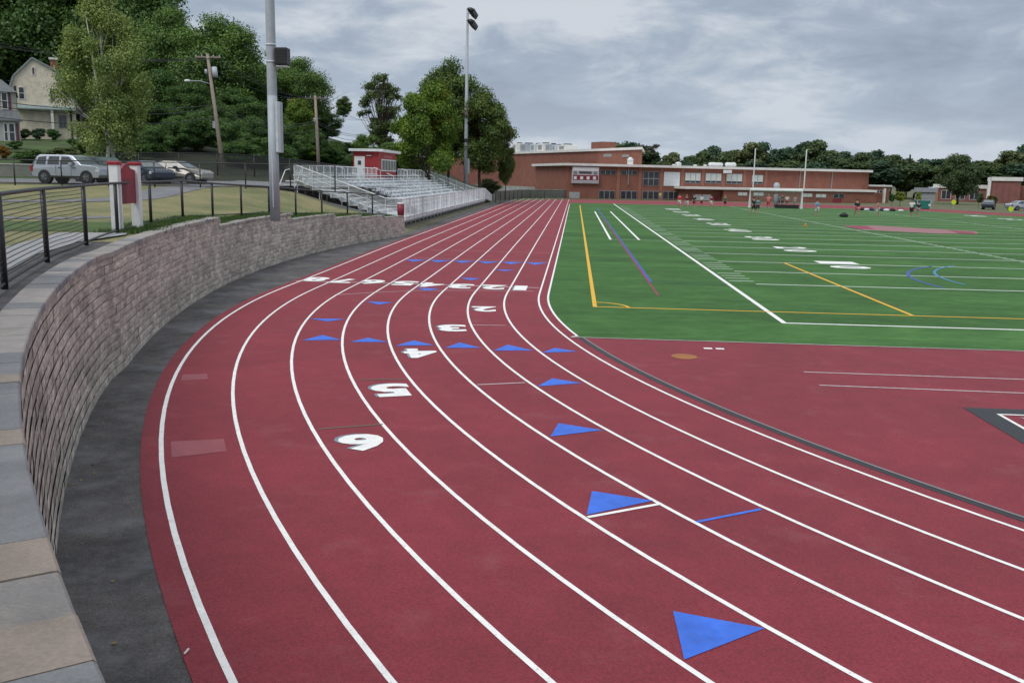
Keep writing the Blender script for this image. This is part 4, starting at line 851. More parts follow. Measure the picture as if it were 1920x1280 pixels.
MB().tube([(.9, .2, -.5), (.5, .1, 3), (-.6, 0, 8), (-1.0, .2, 12.5)], [.15, .13, .10, .03], 8).build('second_trunk', BIRCHB, bt, True)
# middle cluster
SP = make_tree(19, 4.6, 2.5, 62, 13000, .30, L_SPARSE, 44, tr=.24, limbs=60, fill=.75, lobeR=(.13, .27)); plant(SP, 716, 118, 135, 'tall thin-crowned tree with bare twigs above the press box', H=19, name='leafy_tree')
BR = make_tree(15, 4.8, 1.6, 50, 40000, .25, L_BRIGHT, 42, tr=.24, shape='oak', fill=.3); plant(BR, 802, 143, 112, 'bright yellow-green maple behind the middle of the bleachers', H=15, sx=.92, name='maple_tree')
TN = make_tree(18, 5.6, 3.0, 86, 52000, .28, L_TURN, 43, tr=.3, lobeR=(.20, .34), fill=.4); plant(TN, 838, 110, 124, 'tall green tree turning brown left of the slim light pole', H=18, sx=.80, name='maple_tree')
plant(TN, 900, 160, 122, 'broad tree with orange-tinged edge right of the slim light pole', H=18, sx=1.0, name='maple_tree', rz=2.2, crown_m=L_TURN2); plant(SMALLB, 690, 248, 120, 'small green tree behind the press box', H=9, sx=1.1, crown_m=L_OAK); plant(SMALLB, 745, 262, 118, 'low green tree filling right of the press box', H=9, sx=1.5, crown_m=L_OAK); plant(TN, 948, 262, 126, 'small reddish tree against the brick gym wall', H=18, sx=.55, name='maple_tree', rz=.4, crown_m=L_TURN2)
SH = make_tree(3, 1.5, .2, 16, 5000, .14, L_SHRUB, 51, tr=.05, limbs=4)
plant(SH, 918, 332, 128, 'small round shrub at the foot of the brick gym wall', 'shrub', H=3, sx=1.4, name='shrub', crown_m=L_FAR3, zg=.9)
for x, yt, D, lab, cm, sx in ((52, 240, 95, 'dark shrub below the cream house lower wall', L_DARK, 1.5), (78, 239, 94, 'grey-green shrub under the white pilaster of the cream house', L_FAR2, 1.5), (104, 240, 93, 'bright green shrub under the cream house window', L_SHRUB, 1.2), (140, 258, 88, 'small green shrub at the cream house corner', L_SHRUB, 1.4), (34, 262, 86, 'low dark shrub beside the tan house', L_DARK, 1.9), (163, 262, 84, 'brownish shrub left of the birch trunks', L_TURN, 2.0), (240, 250, 80, 'dark shrub right of the birch trunks', L_DARK, 1.9), (275, 262, 84, 'dark shrub behind the dark blue car', L_DARK, 2.2), (8, 270, 80, 'low reddish shrub by the tan house bay window', L_ORANGE, 1.2), (215, 262, 76, 'olive shrub at the foot of the birch', L_FAR3, 2.0), (120, 274, 80, 'low olive hedge shrub above the silver SUV roof', L_FAR3, 2.6), (60, 277, 78, 'low dark hedge shrub above the rear of the silver SUV', L_DARK, 2.6)):
    plant(SH, x, yt, D, lab, 'shrub', H=3, sx=sx, name='shrub', crown_m=cm, group='shrubs around the two houses')
# far tree line
FT = [make_tree(13, 5.5, 1.5, 30, 9000, .62, L_FAR, 61, tr=.25), make_tree(13, 6.2, 1.0, 34, 9000, .62, L_FAR, 62, tr=.25), make_tree(13, 5.0, 1.2, 26, 8000, .6, L_FAR, 63, tr=.25)]
CON = make_tree(14, 3.2, 1.5, 40, 7000, .45, L_FAR2, 64, tr=.2, shape='cone'); SPF = make_tree(13, 5, 2, 40, 2600, .5, L_GREY, 65, tr=.22, shape='open', limbs=30, fill=.6, lobeR=(.12, .2))
far = [(1145, 272, 250), (1183, 262, 255), (1205, 275, 245), (1258, 290, 250), (1282, 300, 240), (1306, 286, 250), (1330, 278, 255), (1362, 280, 250), (1398, 270, 245), (1432, 271, 250), (1462, 281, 255), (1492, 268, 250), (1522, 267, 245), (1552, 283, 250), (1580, 291, 245), (1608, 295, 240), (1640, 283, 250), (1672, 297, 245), (1700, 306, 240), (1730, 300, 250), (1765, 306, 240), (1850, 318, 255), (1880, 300, 250), (1905, 290, 240), (1925, 280, 245), (1960, 285, 245)]
words = ['rounded', 'broad', 'dark', 'olive', 'dense', 'low', 'tall', 'bushy']
dirs = {1145: 'behind the gym roof right end', 1183: 'tallest above the gym roof corner', 1205: 'above the white roof ball', 1258: 'right of the bare greyish tree', 1282: 'in the dip above the classroom roof', 1306: 'above the third upper window', 1330: 'left of the round roof vents', 1362: 'above the white roof tanks', 1398: 'behind the left goal upright', 1432: 'between the two goal uprights, left one', 1462: 'midway between the goal uprights', 1492: 'behind the right goal upright', 1522: 'just right of the right goal upright', 1552: 'above the blank brick wall, left', 1580: 'above the middle of the blank brick wall', 1608: 'above the right part of the blank brick wall', 1640: 'behind the school end step', 1672: 'above the lowest school wing', 1700: 'behind the yellow-green saplings', 1730: 'above the green canvas shelter', 1765: 'left of the big dark tree', 1850: 'in the sky gap right of the big dark tree', 1880: 'above the far right brick building, left', 1905: 'above the far right brick building cornice', 1925: 'at the right edge of the picture', 1960: 'partly cut by the right edge'}
cms = [L_FAR, L_FAR2, L_FAR, L_FAR3, L_FAR2]
for i, (x, yt, D) in enumerate(far):
    plant(FT[i % 3], x, yt-(4 if x < 1540 else 9), D, '%s distant tree %s' % (words[i % 8], dirs[x]), group='distant tree line behind the school', zg=1.0, H=13, sx=1.0+.25*((i*7) % 3)/2, crown_m=cms[i % 5] if x != 1880 else L_FAR3)
for i, x in enumerate(range(1150, 1960, 62)):
    plant(FT[(i+1) % 3], x+10, (296 if x > 1290 else 303)+(i*5) % 7, 225, 'lower distant tree in the second rank, number %s counting from the left' % ['one', 'two', 'three', 'four', 'five', 'six', 'seven', 'eight', 'nine', 'ten', 'eleven', 'twelve', 'thirteen', 'fourteen'][i], group='distant tree line behind the school', zg=1.0, H=13, sx=2.0, crown_m=[L_FAR2, L_FAR][i % 2])
plant(SPF, 1222, 264, 245, 'bare greyish-purple distant tree above the school roof', zg=1, H=13, name='bare_tree'); plant(CON, 1703, 287, 235, 'thin pointed conifer above the yellow-green saplings', H=14, zg=1, name='conifer', sx=.8); plant(CON, 1692, 297, 238, 'shorter pointed conifer beside the thin conifer', H=14, zg=1, name='conifer', sx=.8)
BIG = make_tree(14, 7.0, .9, 56, 24000, .42, L_FAR, 66, tr=.35); plant(BIG, 1800, 288, 175, 'big dark spreading tree in front of the low brick building at right', H=14, zg=.3, sx=.98, crown_m=L_FAR)
SAP = make_tree(4, 1.5, 1.0, 16, 3500, .2, L_YEL, 67, tr=.06, limbs=5)
for x, yt, cm, lab, sx in ((1677, 362, L_SHRUB, 'small green sapling at the end of the school', 1.), (1692, 358, L_YEL, 'yellow-green sapling beside the school end', 1.2), (1728, 358, L_YEL, 'small yellow-green sapling above the green shelter', .8), (1840, 360, L_FAR3, 'slim olive sapling right of the big dark tree', .9), (1868, 366, L_SHRUB, 'round green sapling before the right-hand building', 1.1), (1860, 364, L_ORANGE, 'orange-tinged sapling before the right-hand building', .8), (1917, 372, L_ORANGE, 'orange sapling at the right edge', .8)):
    plant(SAP, x, yt, 152, lab, group='young trees along the car park', zg=.05, H=4, sx=sx, name='sapling', crown_m=cm)
# ---------------------------------------------------------------- houses
def local_builder(rt, O, ux, uy): pass
def facewin(mbp, x0, x1, z0, z1, y, rt, glass=GLASSD, frame=WHITE, nx=1, nz=2, fw=.07, depth=.06, name='window'):
    f = MB().box(x0-fw, x1+fw, y-depth, y+.0, z0-fw, z1+fw).build(name, frame, rt); k = 0
    for i in range(nx):
        for j in range(nz):
            a = x0+(x1-x0)*i/nx+(.03 if i else 0); b = x0+(x1-x0)*(i+1)/nx-(.03 if i < nx-1 else 0); c = z0+(z1-z0)*j/nz+(.03 if j else 0); d = z0+(z1-z0)*(j+1)/nz-(.03 if j < nz-1 else 0)
            MB().box(a, b, y-depth-.008, y-depth-.002, c, d).build('pane', glass, f)
    return f
D1 = 104
hb = at(40, 266, D1); hz_ = 6.1; hrz = ang+R(21); H1 = root('cream_house', (hb[0], hb[1], hz_), 'cream sided house with gambrel gable and brick chimney behind the birch', 'house', rz=hrz)
def hx(x): q = atplane(x, 190, hb, (-math.sin(hrz), math.cos(hrz), 0)); return float((q[:2]-hb[:2])@np.array([math.cos(hrz), math.sin(hrz)]))
def hzz(y): return float(atplane(80, y, hb, (-math.sin(hrz), math.cos(hrz), 0))[2])-hz_
g0, g1 = hx(24), hx(141); gp = hx(66); zt_ = hzz(112); 
gab = [(g0+.25, -1.5), (g1-.2, -1.5), (g1, hzz(197)), (hx(128), hzz(172)), (hx(109), hzz(133)), (gp, zt_), (hx(30), hzz(146)), (hx(22), hzz(166)), (g0, hzz(197))]
n_ = len(gab); dep = 9.5; mb = MB(); mb.raw([(p[0], 0, p[1]) for p in gab]+[(p[0], dep, p[1]) for p in gab], [tuple(range(n_)), tuple(range(n_, 2*n_))[::-1]]+[(i, n_+i, n_+(i+1) % n_, (i+1) % n_) for i in range(n_)]); mb.build('wall', CREAM, H1)
rl = [gab[2], gab[3], gab[4], gab[5], gab[6], gab[7], gab[8]]
mb = MB()
for (a, b) in zip(rl[:-1], rl[1:]):
    d = Vector((b[0]-a[0], 0, b[1]-a[1])).normalized(); nrm = Vector((d.z, 0, -d.x)); nrm = nrm if (nrm.z > 0 or abs(nrm.z) < .2 and False) else -nrm
    c = Vector(((a[0]+b[0])/2, 0, (a[1]+b[1])/2)); cc = Vector((gp, 0, hzz(180)));
    if nrm.dot(c-cc) < 0: nrm = -nrm
    A_ = Vector((a[0], 0, a[1]))-d*.08; B_ = Vector((b[0], 0, b[1]))+d*.08
    mb.raw([A_+nrm*.01+Vector((0, -.25, 0)), B_+nrm*.01+Vector((0, -.25, 0)), B_+nrm*.01+Vector((0, dep+.2, 0)), A_+nrm*.01+Vector((0, dep+.2, 0)), A_+nrm*.17+Vector((0, -.25, 0)), B_+nrm*.17+Vector((0, -.25, 0)), B_+nrm*.17+Vector((0, dep+.2, 0)), A_+nrm*.17+Vector((0, dep+.2, 0))],
           [(0, 3, 2, 1), (4, 5, 6, 7), (0, 1, 5, 4), (1, 2, 6, 5), (2, 3, 7, 6), (3, 0, 4, 7)])
rfo = mb.build('roof', ROOFP, H1)
ch = MB().box(hx(92), hx(106), 4.0, 5.0, zt_-1.0, hzz(104)).build('chimney', BRICK, rfo); MB().box(hx(90), hx(108), 3.9, 5.1, hzz(104), hzz(100)).build('chimney_cap', TRIMM, ch)
for a, b in ((37, 46), (95, 104)): facewin(None, hx(a), hx(b), hzz(187), hzz(166), -.002, H1)
MB().box(hx(28), hx(32), -.05, -.002, hzz(187), hzz(164)).build('shutter', BLACK, H1)
facewin(None, hx(64.5), hx(68.5), hzz(140), hzz(128), -.002, H1, glass=PLUM, nz=1)
MB().raw([(hx(29), 0, hzz(198)), (hx(142), 0, hzz(198)), (hx(142), -1.0, hzz(204.5)), (hx(29), -1.0, hzz(204.5)), (hx(29), 0, hzz(205.5)), (hx(142), 0, hzz(205.5)), (hx(142), -1, hzz(206.5)), (hx(29), -1, hzz(206.5))], [(0, 3, 2, 1), (4, 5, 6, 7), (3, 7, 6, 2), (0, 4, 7, 3), (1, 2, 6, 5)]).build('pent_roof', ROOFP, H1)
facewin(None, hx(109), hx(122), hzz(238), hzz(216), -.002, H1, nx=2, glass=mat('grey_glass', (.09, .1, .12), .15), frame=MULL)
MB().box(hx(95), hx(100), -.9, -.1, -1, hzz(206.5)).build('pilaster', WHITE, H1); MB().box(hx(130), hx(133), -.12, -.003, -.5, hzz(206.5)).build('downpipe', BLACK, H1)
MB().box(g1-.15, g1+2.3, .3, 6, -1.5, hzz(226)).build('side_extension', CREAM, H1); MB().raw([(g1-.0, .2, hzz(205)), (g1+2.5, .2, hzz(232)), (g1+2.5, 6.2, hzz(232)), (g1, 6.2, hzz(205)), (g1, .2, hzz(208)), (g1+2.5, .2, hzz(235)), (g1+2.5, 6.2, hzz(235)), (g1, 6.2, hzz(208))], [(0, 1, 2, 3), (4, 7, 6, 5), (0, 4, 5, 1), (1, 5, 6, 2), (3, 2, 6, 7)]).build('side_roof', ROOFP, H1)
MB().box(hx(136), hx(165), -.05, .29, -1.5, hzz(262)).build('foundation', WHITE, H1)
# tan house
D2 = 92; hb2 = at(-30, 276, D2); H2 = root('tan_house', (hb2[0], hb2[1], 4.9), 'tan house with plum shutters and bay window at the left edge', 'house', rz=ang+R(27)); arz = ang+R(27)
def ax(x): q = atplane(x, 190, hb2, (-math.sin(arz), math.cos(arz), 0)); return float((q[:2]-hb2[:2])@np.array([math.cos(arz), math.sin(arz)]))
def az(y): return float(atplane(15, y, hb2, (-math.sin(arz), math.cos(arz), 0))[2])-4.9
MB().box(-5, ax(30), 0, 8, -1.5, az(172)).build('wall', TANS, H2)
MB().raw([(-5.3, -.3, az(173)), (ax(33), -.3, az(173)), (ax(33), 8.3, az(173)), (-5.3, 8.3, az(173)), (-2, 3.5, az(130)), (ax(4), 3.5, az(145)), (ax(4), 5, az(145)), (-2, 5, az(130))], [(0, 1, 5, 4), (1, 2, 6, 5), (2, 3, 7, 6), (3, 0, 4, 7), (4, 5, 6, 7), (0, 3, 2, 1)]).build('roof', ROOFG, H2)
facewin(None, ax(4), ax(13), az(204), az(175), -.002, H2, glass=GLASSD); MB().box(ax(16), ax(20.5), -.05, -.002, az(206), az(174)).build('shutter', PLUM, H2)
MB().raw([(-5, 0, az(207)), (ax(30), 0, az(207)), (ax(40), -1.3, az(226)), (-5, -1.3, az(226)), (-5, 0, az(228)), (ax(30), 0, az(228)), (ax(40), -1.3, az(228.5)), (-5, -1.3, az(228.5))], [(0, 3, 2, 1), (4, 5, 6, 7), (3, 7, 6, 2), (1, 2, 6, 5), (0, 4, 7, 3)]).build('porch_roof', ROOFG, H2)
MB().box(-5, ax(34), -1.0, -.003, az(278), az(228.6)).build('bay', mat('pale_siding', (.50, .49, .47), .8), H2)
facewin(None, ax(5), ax(10), az(264), az(233), -1.003, H2); facewin(None, ax(14), ax(23), az(264), az(233), -1.003, H2, nx=1); MB().box(ax(26), ax(32), -1.05, -1.003, az(265), az(232)).build('shutter', PLUM, H2)
MB().box(-3, ax(28), -1.6, -1.02, -.9, az(277)).build('planter', BRICK, H2)
# wooden stair rail by the woods
b = at(280, 288, 92); sr = root('stair_rail', (b[0], b[1], hfun(b[0], b[1])), 'weathered wooden stair handrail below the dark trees', 'handrail')
z1_ = at(280, 272, 92)[2]-sr.location.z; z2_ = at(306, 289, 92)[2]-sr.location.z
MB().bar((0, 0, z1_), (rv.x*1.4, rv.y*1.4, z2_), .1, .12).build('handrail', WOODP, sr); MB().bar((0, 0, 0), (0, 0, z1_), .12).bar((rv.x*1.4, rv.y*1.4, -.3), (rv.x*1.4, rv.y*1.4, z2_), .1).build('rail_post', WOODP, sr)
# ---------------------------------------------------------------- school
SH_ = R(90-73); O0 = np.array([-6.0, 139.0]); fdir = np.array([math.cos(SH_), math.sin(SH_)]); fn = np.array([math.sin(SH_), -math.cos(SH_)])   # facade runs right and away, faces the field
def sz(x, y, off=0):
    """school facade coordinates of a measured point; off = metres in front of the main face"""
    P_ = np.array([*(O0+fn*off), 0]); q = atplane(x, y, P_, [fn[0], fn[1], 0]); return float((q[:2]-O0)@fdir), float(q[2])
sch = root('school_building', (O0[0], O0[1], 0), 'long low red brick school with white roof edges across the far end', 'school building', rz=SH_)
def sbox(x0, y0, x1, y1, d0, d1, m, name, par=None, off=0, z0=None, bev=0):
    """box over the pixel rectangle on the facade plane; d0..d1 = metres in front (local y = -d)"""
    a = sz(x0, y0, off); b = sz(x1, y1, off); zlo = min(a[1], b[1]) if z0 is None else z0
    return MB().box(min(a[0], b[0]), max(a[0], b[0]), -d1, -d0, zlo, max(a[1], b[1])).build(name, m, par or sch)
sA = sz(1064, 311)[0]; sE = sz(1630, 324)[0]; ztop = sz(1350, 317)[1]; print('school top', ztop, sz(1070, 311)[1], sz(1625, 324)[1], sA, sE)
MB().box(sA, sE, 0, 22, -.5, ztop).build('main_block', BRICK, sch)
MB().box(sA-.7, sE+.3, -.7, 22.3, ztop+.002, ztop+.42).build('roof_edge', TRIMM, sch)
s2 = sz(1672, 350)[0]; z2t = sz(1650, 350)[1]; MB().box(sE+.002, s2, .6, 18, -.5, z2t).build('end_block', BRICK, sch); MB().box(sE+.31, s2+.3, .3, 18.3, z2t+.002, z2t+.3).build('roof_edge', TRIMM, sch)
# front one-storey wing
OW = 4.5; sw0 = sz(1357, 354, OW)[0]; sw1 = sz(1640, 360, OW)[0]; zw = sz(1500, 358, OW)[1]
MB().box(sw0, sw1, -OW, -.003, -.5, zw).build('front_wing', BRICK, sch); cn = sz(1283, 354, OW)[0]
MB().box(cn, sw1+.3, -OW-.3, -.004, zw+.002, zw+.38).build('roof_edge', TRIMM, sch)
_ra = sz(1285, 360, 3.4)[0]; MB().box(_ra, sw0-.002, -3.4, -.004, -.5, zw-.01).build('entrance_block', BRICK, sch)
sbox(1300, 364.5, 1332, 377, 3.402, 3.5, WHITE, 'garage_door', off=3.4, z0=.1); sbox(1340, 366, 1346, 380, 3.402, 3.48, MAROON, 'door', off=3.4, z0=.1)
# gym
Pg = np.array([6.4, 149.0]); gdir = np.array([-math.sin(R(26.8)), math.cos(R(26.8))]); gn = np.array([-gdir[1], gdir[0]])*1   # left-facing normal
GYM = root('gymnasium', (Pg[0], Pg[1], 0), 'tall windowless red brick gymnasium block behind the trees and scoreboard wing', 'gymnasium', rz=math.atan2(gdir[1], gdir[0]))
def gzf(x, y): q = atplane(x, y, (*Pg, 0), (*gn, 0)); return float((q[:2]-Pg)@gdir), float(q[2])
gt = gzf(1190, 281)[1]; gl = gzf(835, 300)[0]; print('gym', gt, gl, gzf(950, 291)); MB().prism([(0, 0), (26, -15.5), (150, -40), (150, 0)], 0, gt).build('wall', BRICK, GYM); MB().prism([(-.6, .35), (26, -16.2), (150.4, -40.4), (150.4, .35)], gt+.002, gt+.45).build('roof_edge', TRIMM, GYM)
MB().box(20, 150, .003, .5, -.5, 1.3).build('stone_plinth', STONEW, GYM)
def gbox(x0, y0, x1, y1, m, name, d=.06): a = gzf(x0, y0); b = gzf(x1, y1); return MB().box(min(a[0], b[0]), max(a[0], b[0]), .002, d, min(a[1], b[1]), max(a[1], b[1])).build(name, m, GYM)
gbox(1132, 289, 1147, 294, MULL, 'window'); gbox(1167, 290, 1180, 294.5, MULL, 'window')
a = gzf(1100, 279)[0]; b_ = gzf(1121, 279)[0]; cz = gzf(1110, 266)[1]; MB().box(min(a, b_), max(a, b_), -4, -1, gt, cz).build('chimney', BRICK, GYM)
# rooftop plant on the gym
for i, (x0, x1, yt) in enumerate(((948, 958, 262), (962, 978, 263), (982, 992, 264), (994, 1008, 263), (1010, 1020, 265), (1022, 1030, 268), (1032, 1050, 267))):
    a = gzf(x0, 285)[0]; b_ = gzf(x1, 285)[0]; z = gzf((x0+x1)/2, yt)[1]
    c_ = Vector(((a+b_)/2, -3, 0)); u_ = root('rooftop_unit', tuple(GYM.location+Matrix.Rotation(GYM.rotation_euler.z, 3, 'Z') @ Vector(((a+b_)/2, -3, gt+.45))), 'pale rooftop ventilation unit on the gymnasium, number %s from the left' % ['one', 'two', 'three', 'four', 'five', 'six', 'seven'][i], 'rooftop unit', 'rooftop units on the gymnasium', GYM.rotation_euler.z)
    w_ = abs(a-b_)/2*.8; h_ = (z-gt-.45)*.72; MB().box(-w_, w_, -1.5, 1.5, 0, h_).build('housing', [TRIMM, GALV, ALUD][i % 3], u_, bevel=.08); MB().box(-w_*.6, w_*.6, 1.502, 1.52, h_*.2, h_*.8).build('louvre', MULL, u_)
    MB().tube([(0, 0, h_), (0, 0, h_+.25)], w_*.5, 12).build('fan_cowl', DARKM, u_)
# stone wall + black fence in front of the gym
a_ = atz(935, 383, 0)[:2]; b_ = atz(1062, 374.5, 0)[:2]
P_ = [(-16.9, 108), (-14.5, 131.5), (-7, 137.8)]
mb = MB()
sw = root('stone_wall', (P_[0][0], P_[0][1], 0), 'pale stone retaining wall below the gymnasium at the end of the straight', 'wall'); sv = 0
for (p, q) in zip(P_[:-1], P_[1:]):
    d = Vector((q[0]-p[0], q[1]-p[1], 0)).normalized(); e_ = Vector((-16.9, 108, 0)); sv += 1
    MB().bar(Vector((*p, .75))-e_-Vector((.6, -.6, 0)), Vector((*q, .75))-e_-Vector((.6, -.6, 0)), .5, 1.5+.01*sv).build('wall_body', STONEW, sw)
rf = [(-16.4, 104, .2), (-14.4, 127, .05), (-12.5, 133.5, .05), (-7, 136.8, .05)]
fence('black chain link fence in front of the stone wall at the end of the straight', rf, 1.3, .05, CHAING, step=4, bottom=False)
# facade details
def swin(x0, y0, x1, y1, n, glass, frame=MULL, off=0, split=0, nz=1):
    a = sz(x0, y1, off); b = sz(x1, y0, off); f = MB().box(a[0], b[0], -off-.08, -off-.002, a[1], b[1]).build('window', frame, sch); w = (b[0]-a[0])
    for i in range(n):
        u0 = a[0]+w*(i+.06)/n; u1 = a[0]+w*(i+.94)/n; h = b[1]-a[1]
        if split:
            MB().box(u0, u1, -off-.09, -off-.082, a[1]+h*.25, b[1]-h*.06).build('pane', glass, f); MB().box(u0, u1, -off-.09, -off-.082, a[1]+h*.05, a[1]+h*.24).build('pane', GLASSD, f)
        else:
            for j in range(nz): MB().box(u0, u1, -off-.09, -off-.082, a[1]+h*(j+.06)/nz, a[1]+h*(j+.94)/nz).build('pane', glass, f)
swin(1125, 319.5, 1155, 327, 3, GLASSD); swin(1164, 320, 1195, 327.5, 3, GLASSD); swin(1205, 322, 1236, 348, 3, GLASSD, nz=2); swin(1244, 323, 1275, 348.5, 3, mat('white_panel', (.70, .76, .80), .5), WHITE)
swin(1283.5, 324, 1314, 343.5, 3, BLIND, split=1); swin(1322, 325, 1353, 343.5, 3, BLIND, split=1); swin(1361, 326, 1392, 344.5, 3, BLIND, split=1); swin(1409, 328, 1431, 345, 2, BLIND, split=1)
for x in (1122, 1163, 1204, 1242): swin(x, 357.5+(x-1122)*.012, x+31, 373.5, 3, GLASSD)
for x0, y0, x1 in ((1383, 360.5, 1401), (1412, 360.8, 1432), (1505, 363, 1523), (1529, 364, 1549)): swin(x0, y0, x1, y0+6.5, 2, BLIND, off=OW)
swin(1562, 363.5, 1583, 371, 2, GLASSD, off=OW); sbox(1562, 373, 1576, 388, OW+.002, OW+.1, MAROON, 'door', off=OW, z0=0)
sbox(1067, 360, 1086, 376, .002, .12, CONC, 'loading_door', z0=.05)
a = sz(1660, 352)[0]; MB().box(a, a+.35, .2, .598, 0, z2t-.3).build('corner_pier', TRIMM, sch)
swin(1641, 357, 1655, 362, 2, GLASSD, WHITE)
for x in (1159.5, 1200, 1240, 1279.5, 1318, 1357, 1396, 1436):
    a = sz(x, 330)[0]; MB().box(a-.3, a+.3, -.10, -.003, 0 if x < 1290 else zw+.5, ztop-.02).build('brick_pier', mat('pier_brick', (.33, .15, .10), .85, (.25, .11, .08), .7), sch)
for x in (1178, 1500, 1560): a = sz(x, 330)[0]; MB().box(a-.07, a+.07, -.15, -.003, zw+.5, ztop-.02).build('downpipe', MULL, sch)
# roof items
def roofbox(x0, x1, yt, m, name, label, dpt=4, tank=False):
    a = sz(x0, 320)[0]; b = sz(x1, 320)[0]; z = sz((x0+x1)/2, yt)[1]; loc = O0+fdir*(a+b)/2-fn*dpt; zz = ztop+.43
    u = root(name, (loc[0], loc[1], zz), label, name.replace('_', ' '), None, SH_); w = (b-a)/2; h = max(.3, z-zz+.25)
    if tank: MB().tube([(-w, 0, h*.55), (-w*.8, 0, h*.55), (w*.8, 0, h*.55), (w, 0, h*.55)], [h*.3, h*.5, h*.5, h*.3], 14).build('tank', m, u, True); MB().box(-w*.7, -w*.5, -.3, .3, 0, h*.3).box(w*.5, w*.7, -.3, .3, 0, h*.3).build('saddle', MULL, u)
    else: MB().box(-w, w, -w, w, 0, h*.55).build('curb', m, u); MB().tube([(0, 0, h*.5), (0, 0, h*.7), (0, 0, h)], [w*1.3, w*1.5, w*.5], 12).build('cowl', m, u, True)
roofbox(1192, 1200, 297, WHITE, 'roof_vent', 'white round roof vent beside the gymnasium corner'); roofbox(1284, 1292, 306, WHITE, 'roof_vent', 'white domed roof vent above the first blind-covered windows'); roofbox(1277, 1282, 311, WHITE, 'roof_vent', 'small white vent left of the domed roof vent')
roofbox(1318, 1323, 311, WHITE, 'roof_vent', 'small white vent in the middle of the classroom roof'); roofbox(1337, 1342, 311, WHITE, 'roof_vent', 'small white vent just left of the roof tanks'); roofbox(1346, 1373, 307.5, WHITE, 'roof_tank', 'left of two long white tanks on the classroom roof', tank=True); roofbox(1378, 1398, 307.5, WHITE, 'roof_tank', 'right of two long white tanks on the classroom roof', tank=True)
a = sz(1456, 353, OW-2)[0]; loc = O0+fdir*a+fn*(OW-2); u = root('roof_vent', (loc[0], loc[1], zw+.38), 'round grey ventilator on the low front wing between the goal uprights', 'roof vent', None, SH_)
MB().tube([(0, 0, 0), (0, 0, .5), (0, 0, 1.0)], [.45, .62, .3], 14).build('cowl', GALV, u, True)
for x in (1356, 1363.5): a = sz(x, 321.5); MB().box(a[0]-.35, a[0]+.35, -.75-.4, -.72, a[1]-.3, a[1]+.25).build('security_light', WHITE, sch)
# scoreboard on the wall
a = sz(1071, 343.5); b_ = sz(1122, 313.5); w = b_[0]-a[0]; h = b_[1]-a[1]; loc = O0+fdir*a[0]; sb = root('scoreboard', (loc[0], loc[1], a[1]), 'maroon and white electronic scoreboard hung on the school wall', 'scoreboard', None, SH_)
MB().box(0, w, -.45, -.003, 0, h).build('cabinet', mat('score_frame', (.52, .50, .52), .5), sb)
MB().box(.1, w-.1, -.47, -.452, h*.76, h*.96).build('name_panel', WHITE, sb); MB().box(.15, w-.15, -.47, -.452, h*.20, h*.50).build('score_panel', MAROON, sb); MB().box(w*.25, w*.72, -.47, -.452, h*.58, h*.72).build('clock_panel', mat('score_dark', (.07, .06, .075), .4), sb)
for k in range(4): MB().box(w*(.06+.24*k), w*(.17+.24*k), -.48, -.472, h*.24, h*.42).build('digit_panel', WHITE, sb)
for k in (0.05, .8): MB().box(w*k, w*(k+.13), -.47, -.452, h*.54, h*.72).build('lamp_panel', mat('score_grey', (.2, .22, .25), .5), sb)
MB().box(.05, w-.05, -.47, -.452, h*.03, h*.16).build('sponsor_panel', mat('score_pale', (.42, .43, .45), .5), sb)
# ---------------------------------------------------------------- right-hand buildings
def bld(name, x0, x1, yt, D, depth, m, label, trim=True):
    a = at(x0, yt, D); b = at(x1, yt, D*1.0); rt = root(name, (a[0], a[1], 0), label, 'building', None, ang-R(24)); w = float(np.linalg.norm((b-a)[:2])); z = a[2]
    MB().box(0, w, 0, depth, -.3, z).build('wall', m, rt)
    if trim: MB().box(-.3, w+.3, -.3, depth+.3, z+.002, z+.8 if D > 180 else z+.45).build('cornice', TRIMM, rt)
    return rt, w, z
r1, w1, z1 = bld('brick_annex', 1752, 1840, 352, 205, 12, BRICK2, 'low purplish brick annex behind the big dark tree'); MB().box(-.3, .9, -.4, -.003, 0, z1-.1).build('pier', mat('tan_brick', (.36, .2, .13), .85), r1)
for k in range(3): facewin(None, 1.6+k*2.8, 3.4+k*2.8, .6, 2.4, -.003, r1, nx=2, nz=1)
facewin(None, 4.2, 6.3, 3.2, 4.6, -.003, r1, nx=2, nz=1, glass=BLIND)
r2, w2_, z2_ = bld('brick_hall', 1862, 1909, 339, 195, 16, BRICK2, 'tall reddish brick hall with white cornice at the right edge'); MB().box(-.9, -.31, -.2, .4, -.3, z2_).build('pale_pier', TRIMM, r2)
for k in range(4): MB().box(.8+k*1.2, 1.0+k*1.2, -.08, -.002, 0, z2_-.3).build('pilaster', BRICK, r2)
r3, w3_, z3_ = bld('brick_hall', 1910, 1990, 348, 200, 16, BRICK, 'lower brick hall cut off by the right edge of the picture', False)
r4, w4_, z4_ = bld('grey_shed', 1716, 1751, 360, 190, 6, mat('grey_boards', (.30, .32, .35), .8, (.22, .24, .26), 1), 'low grey shed behind the green canvas shelter', False); MB().raw([(-.3, -.3, z4_), (w4_+.3, -.3, z4_), (w4_+.3, 3, z4_+.9), (-.3, 3, z4_+.9), (-.3, 6.3, z4_), (w4_+.3, 6.3, z4_)], [(0, 1, 2, 3), (3, 2, 5, 4), (0, 3, 4), (1, 5, 2)]).build('roof', ROOFG, r4)
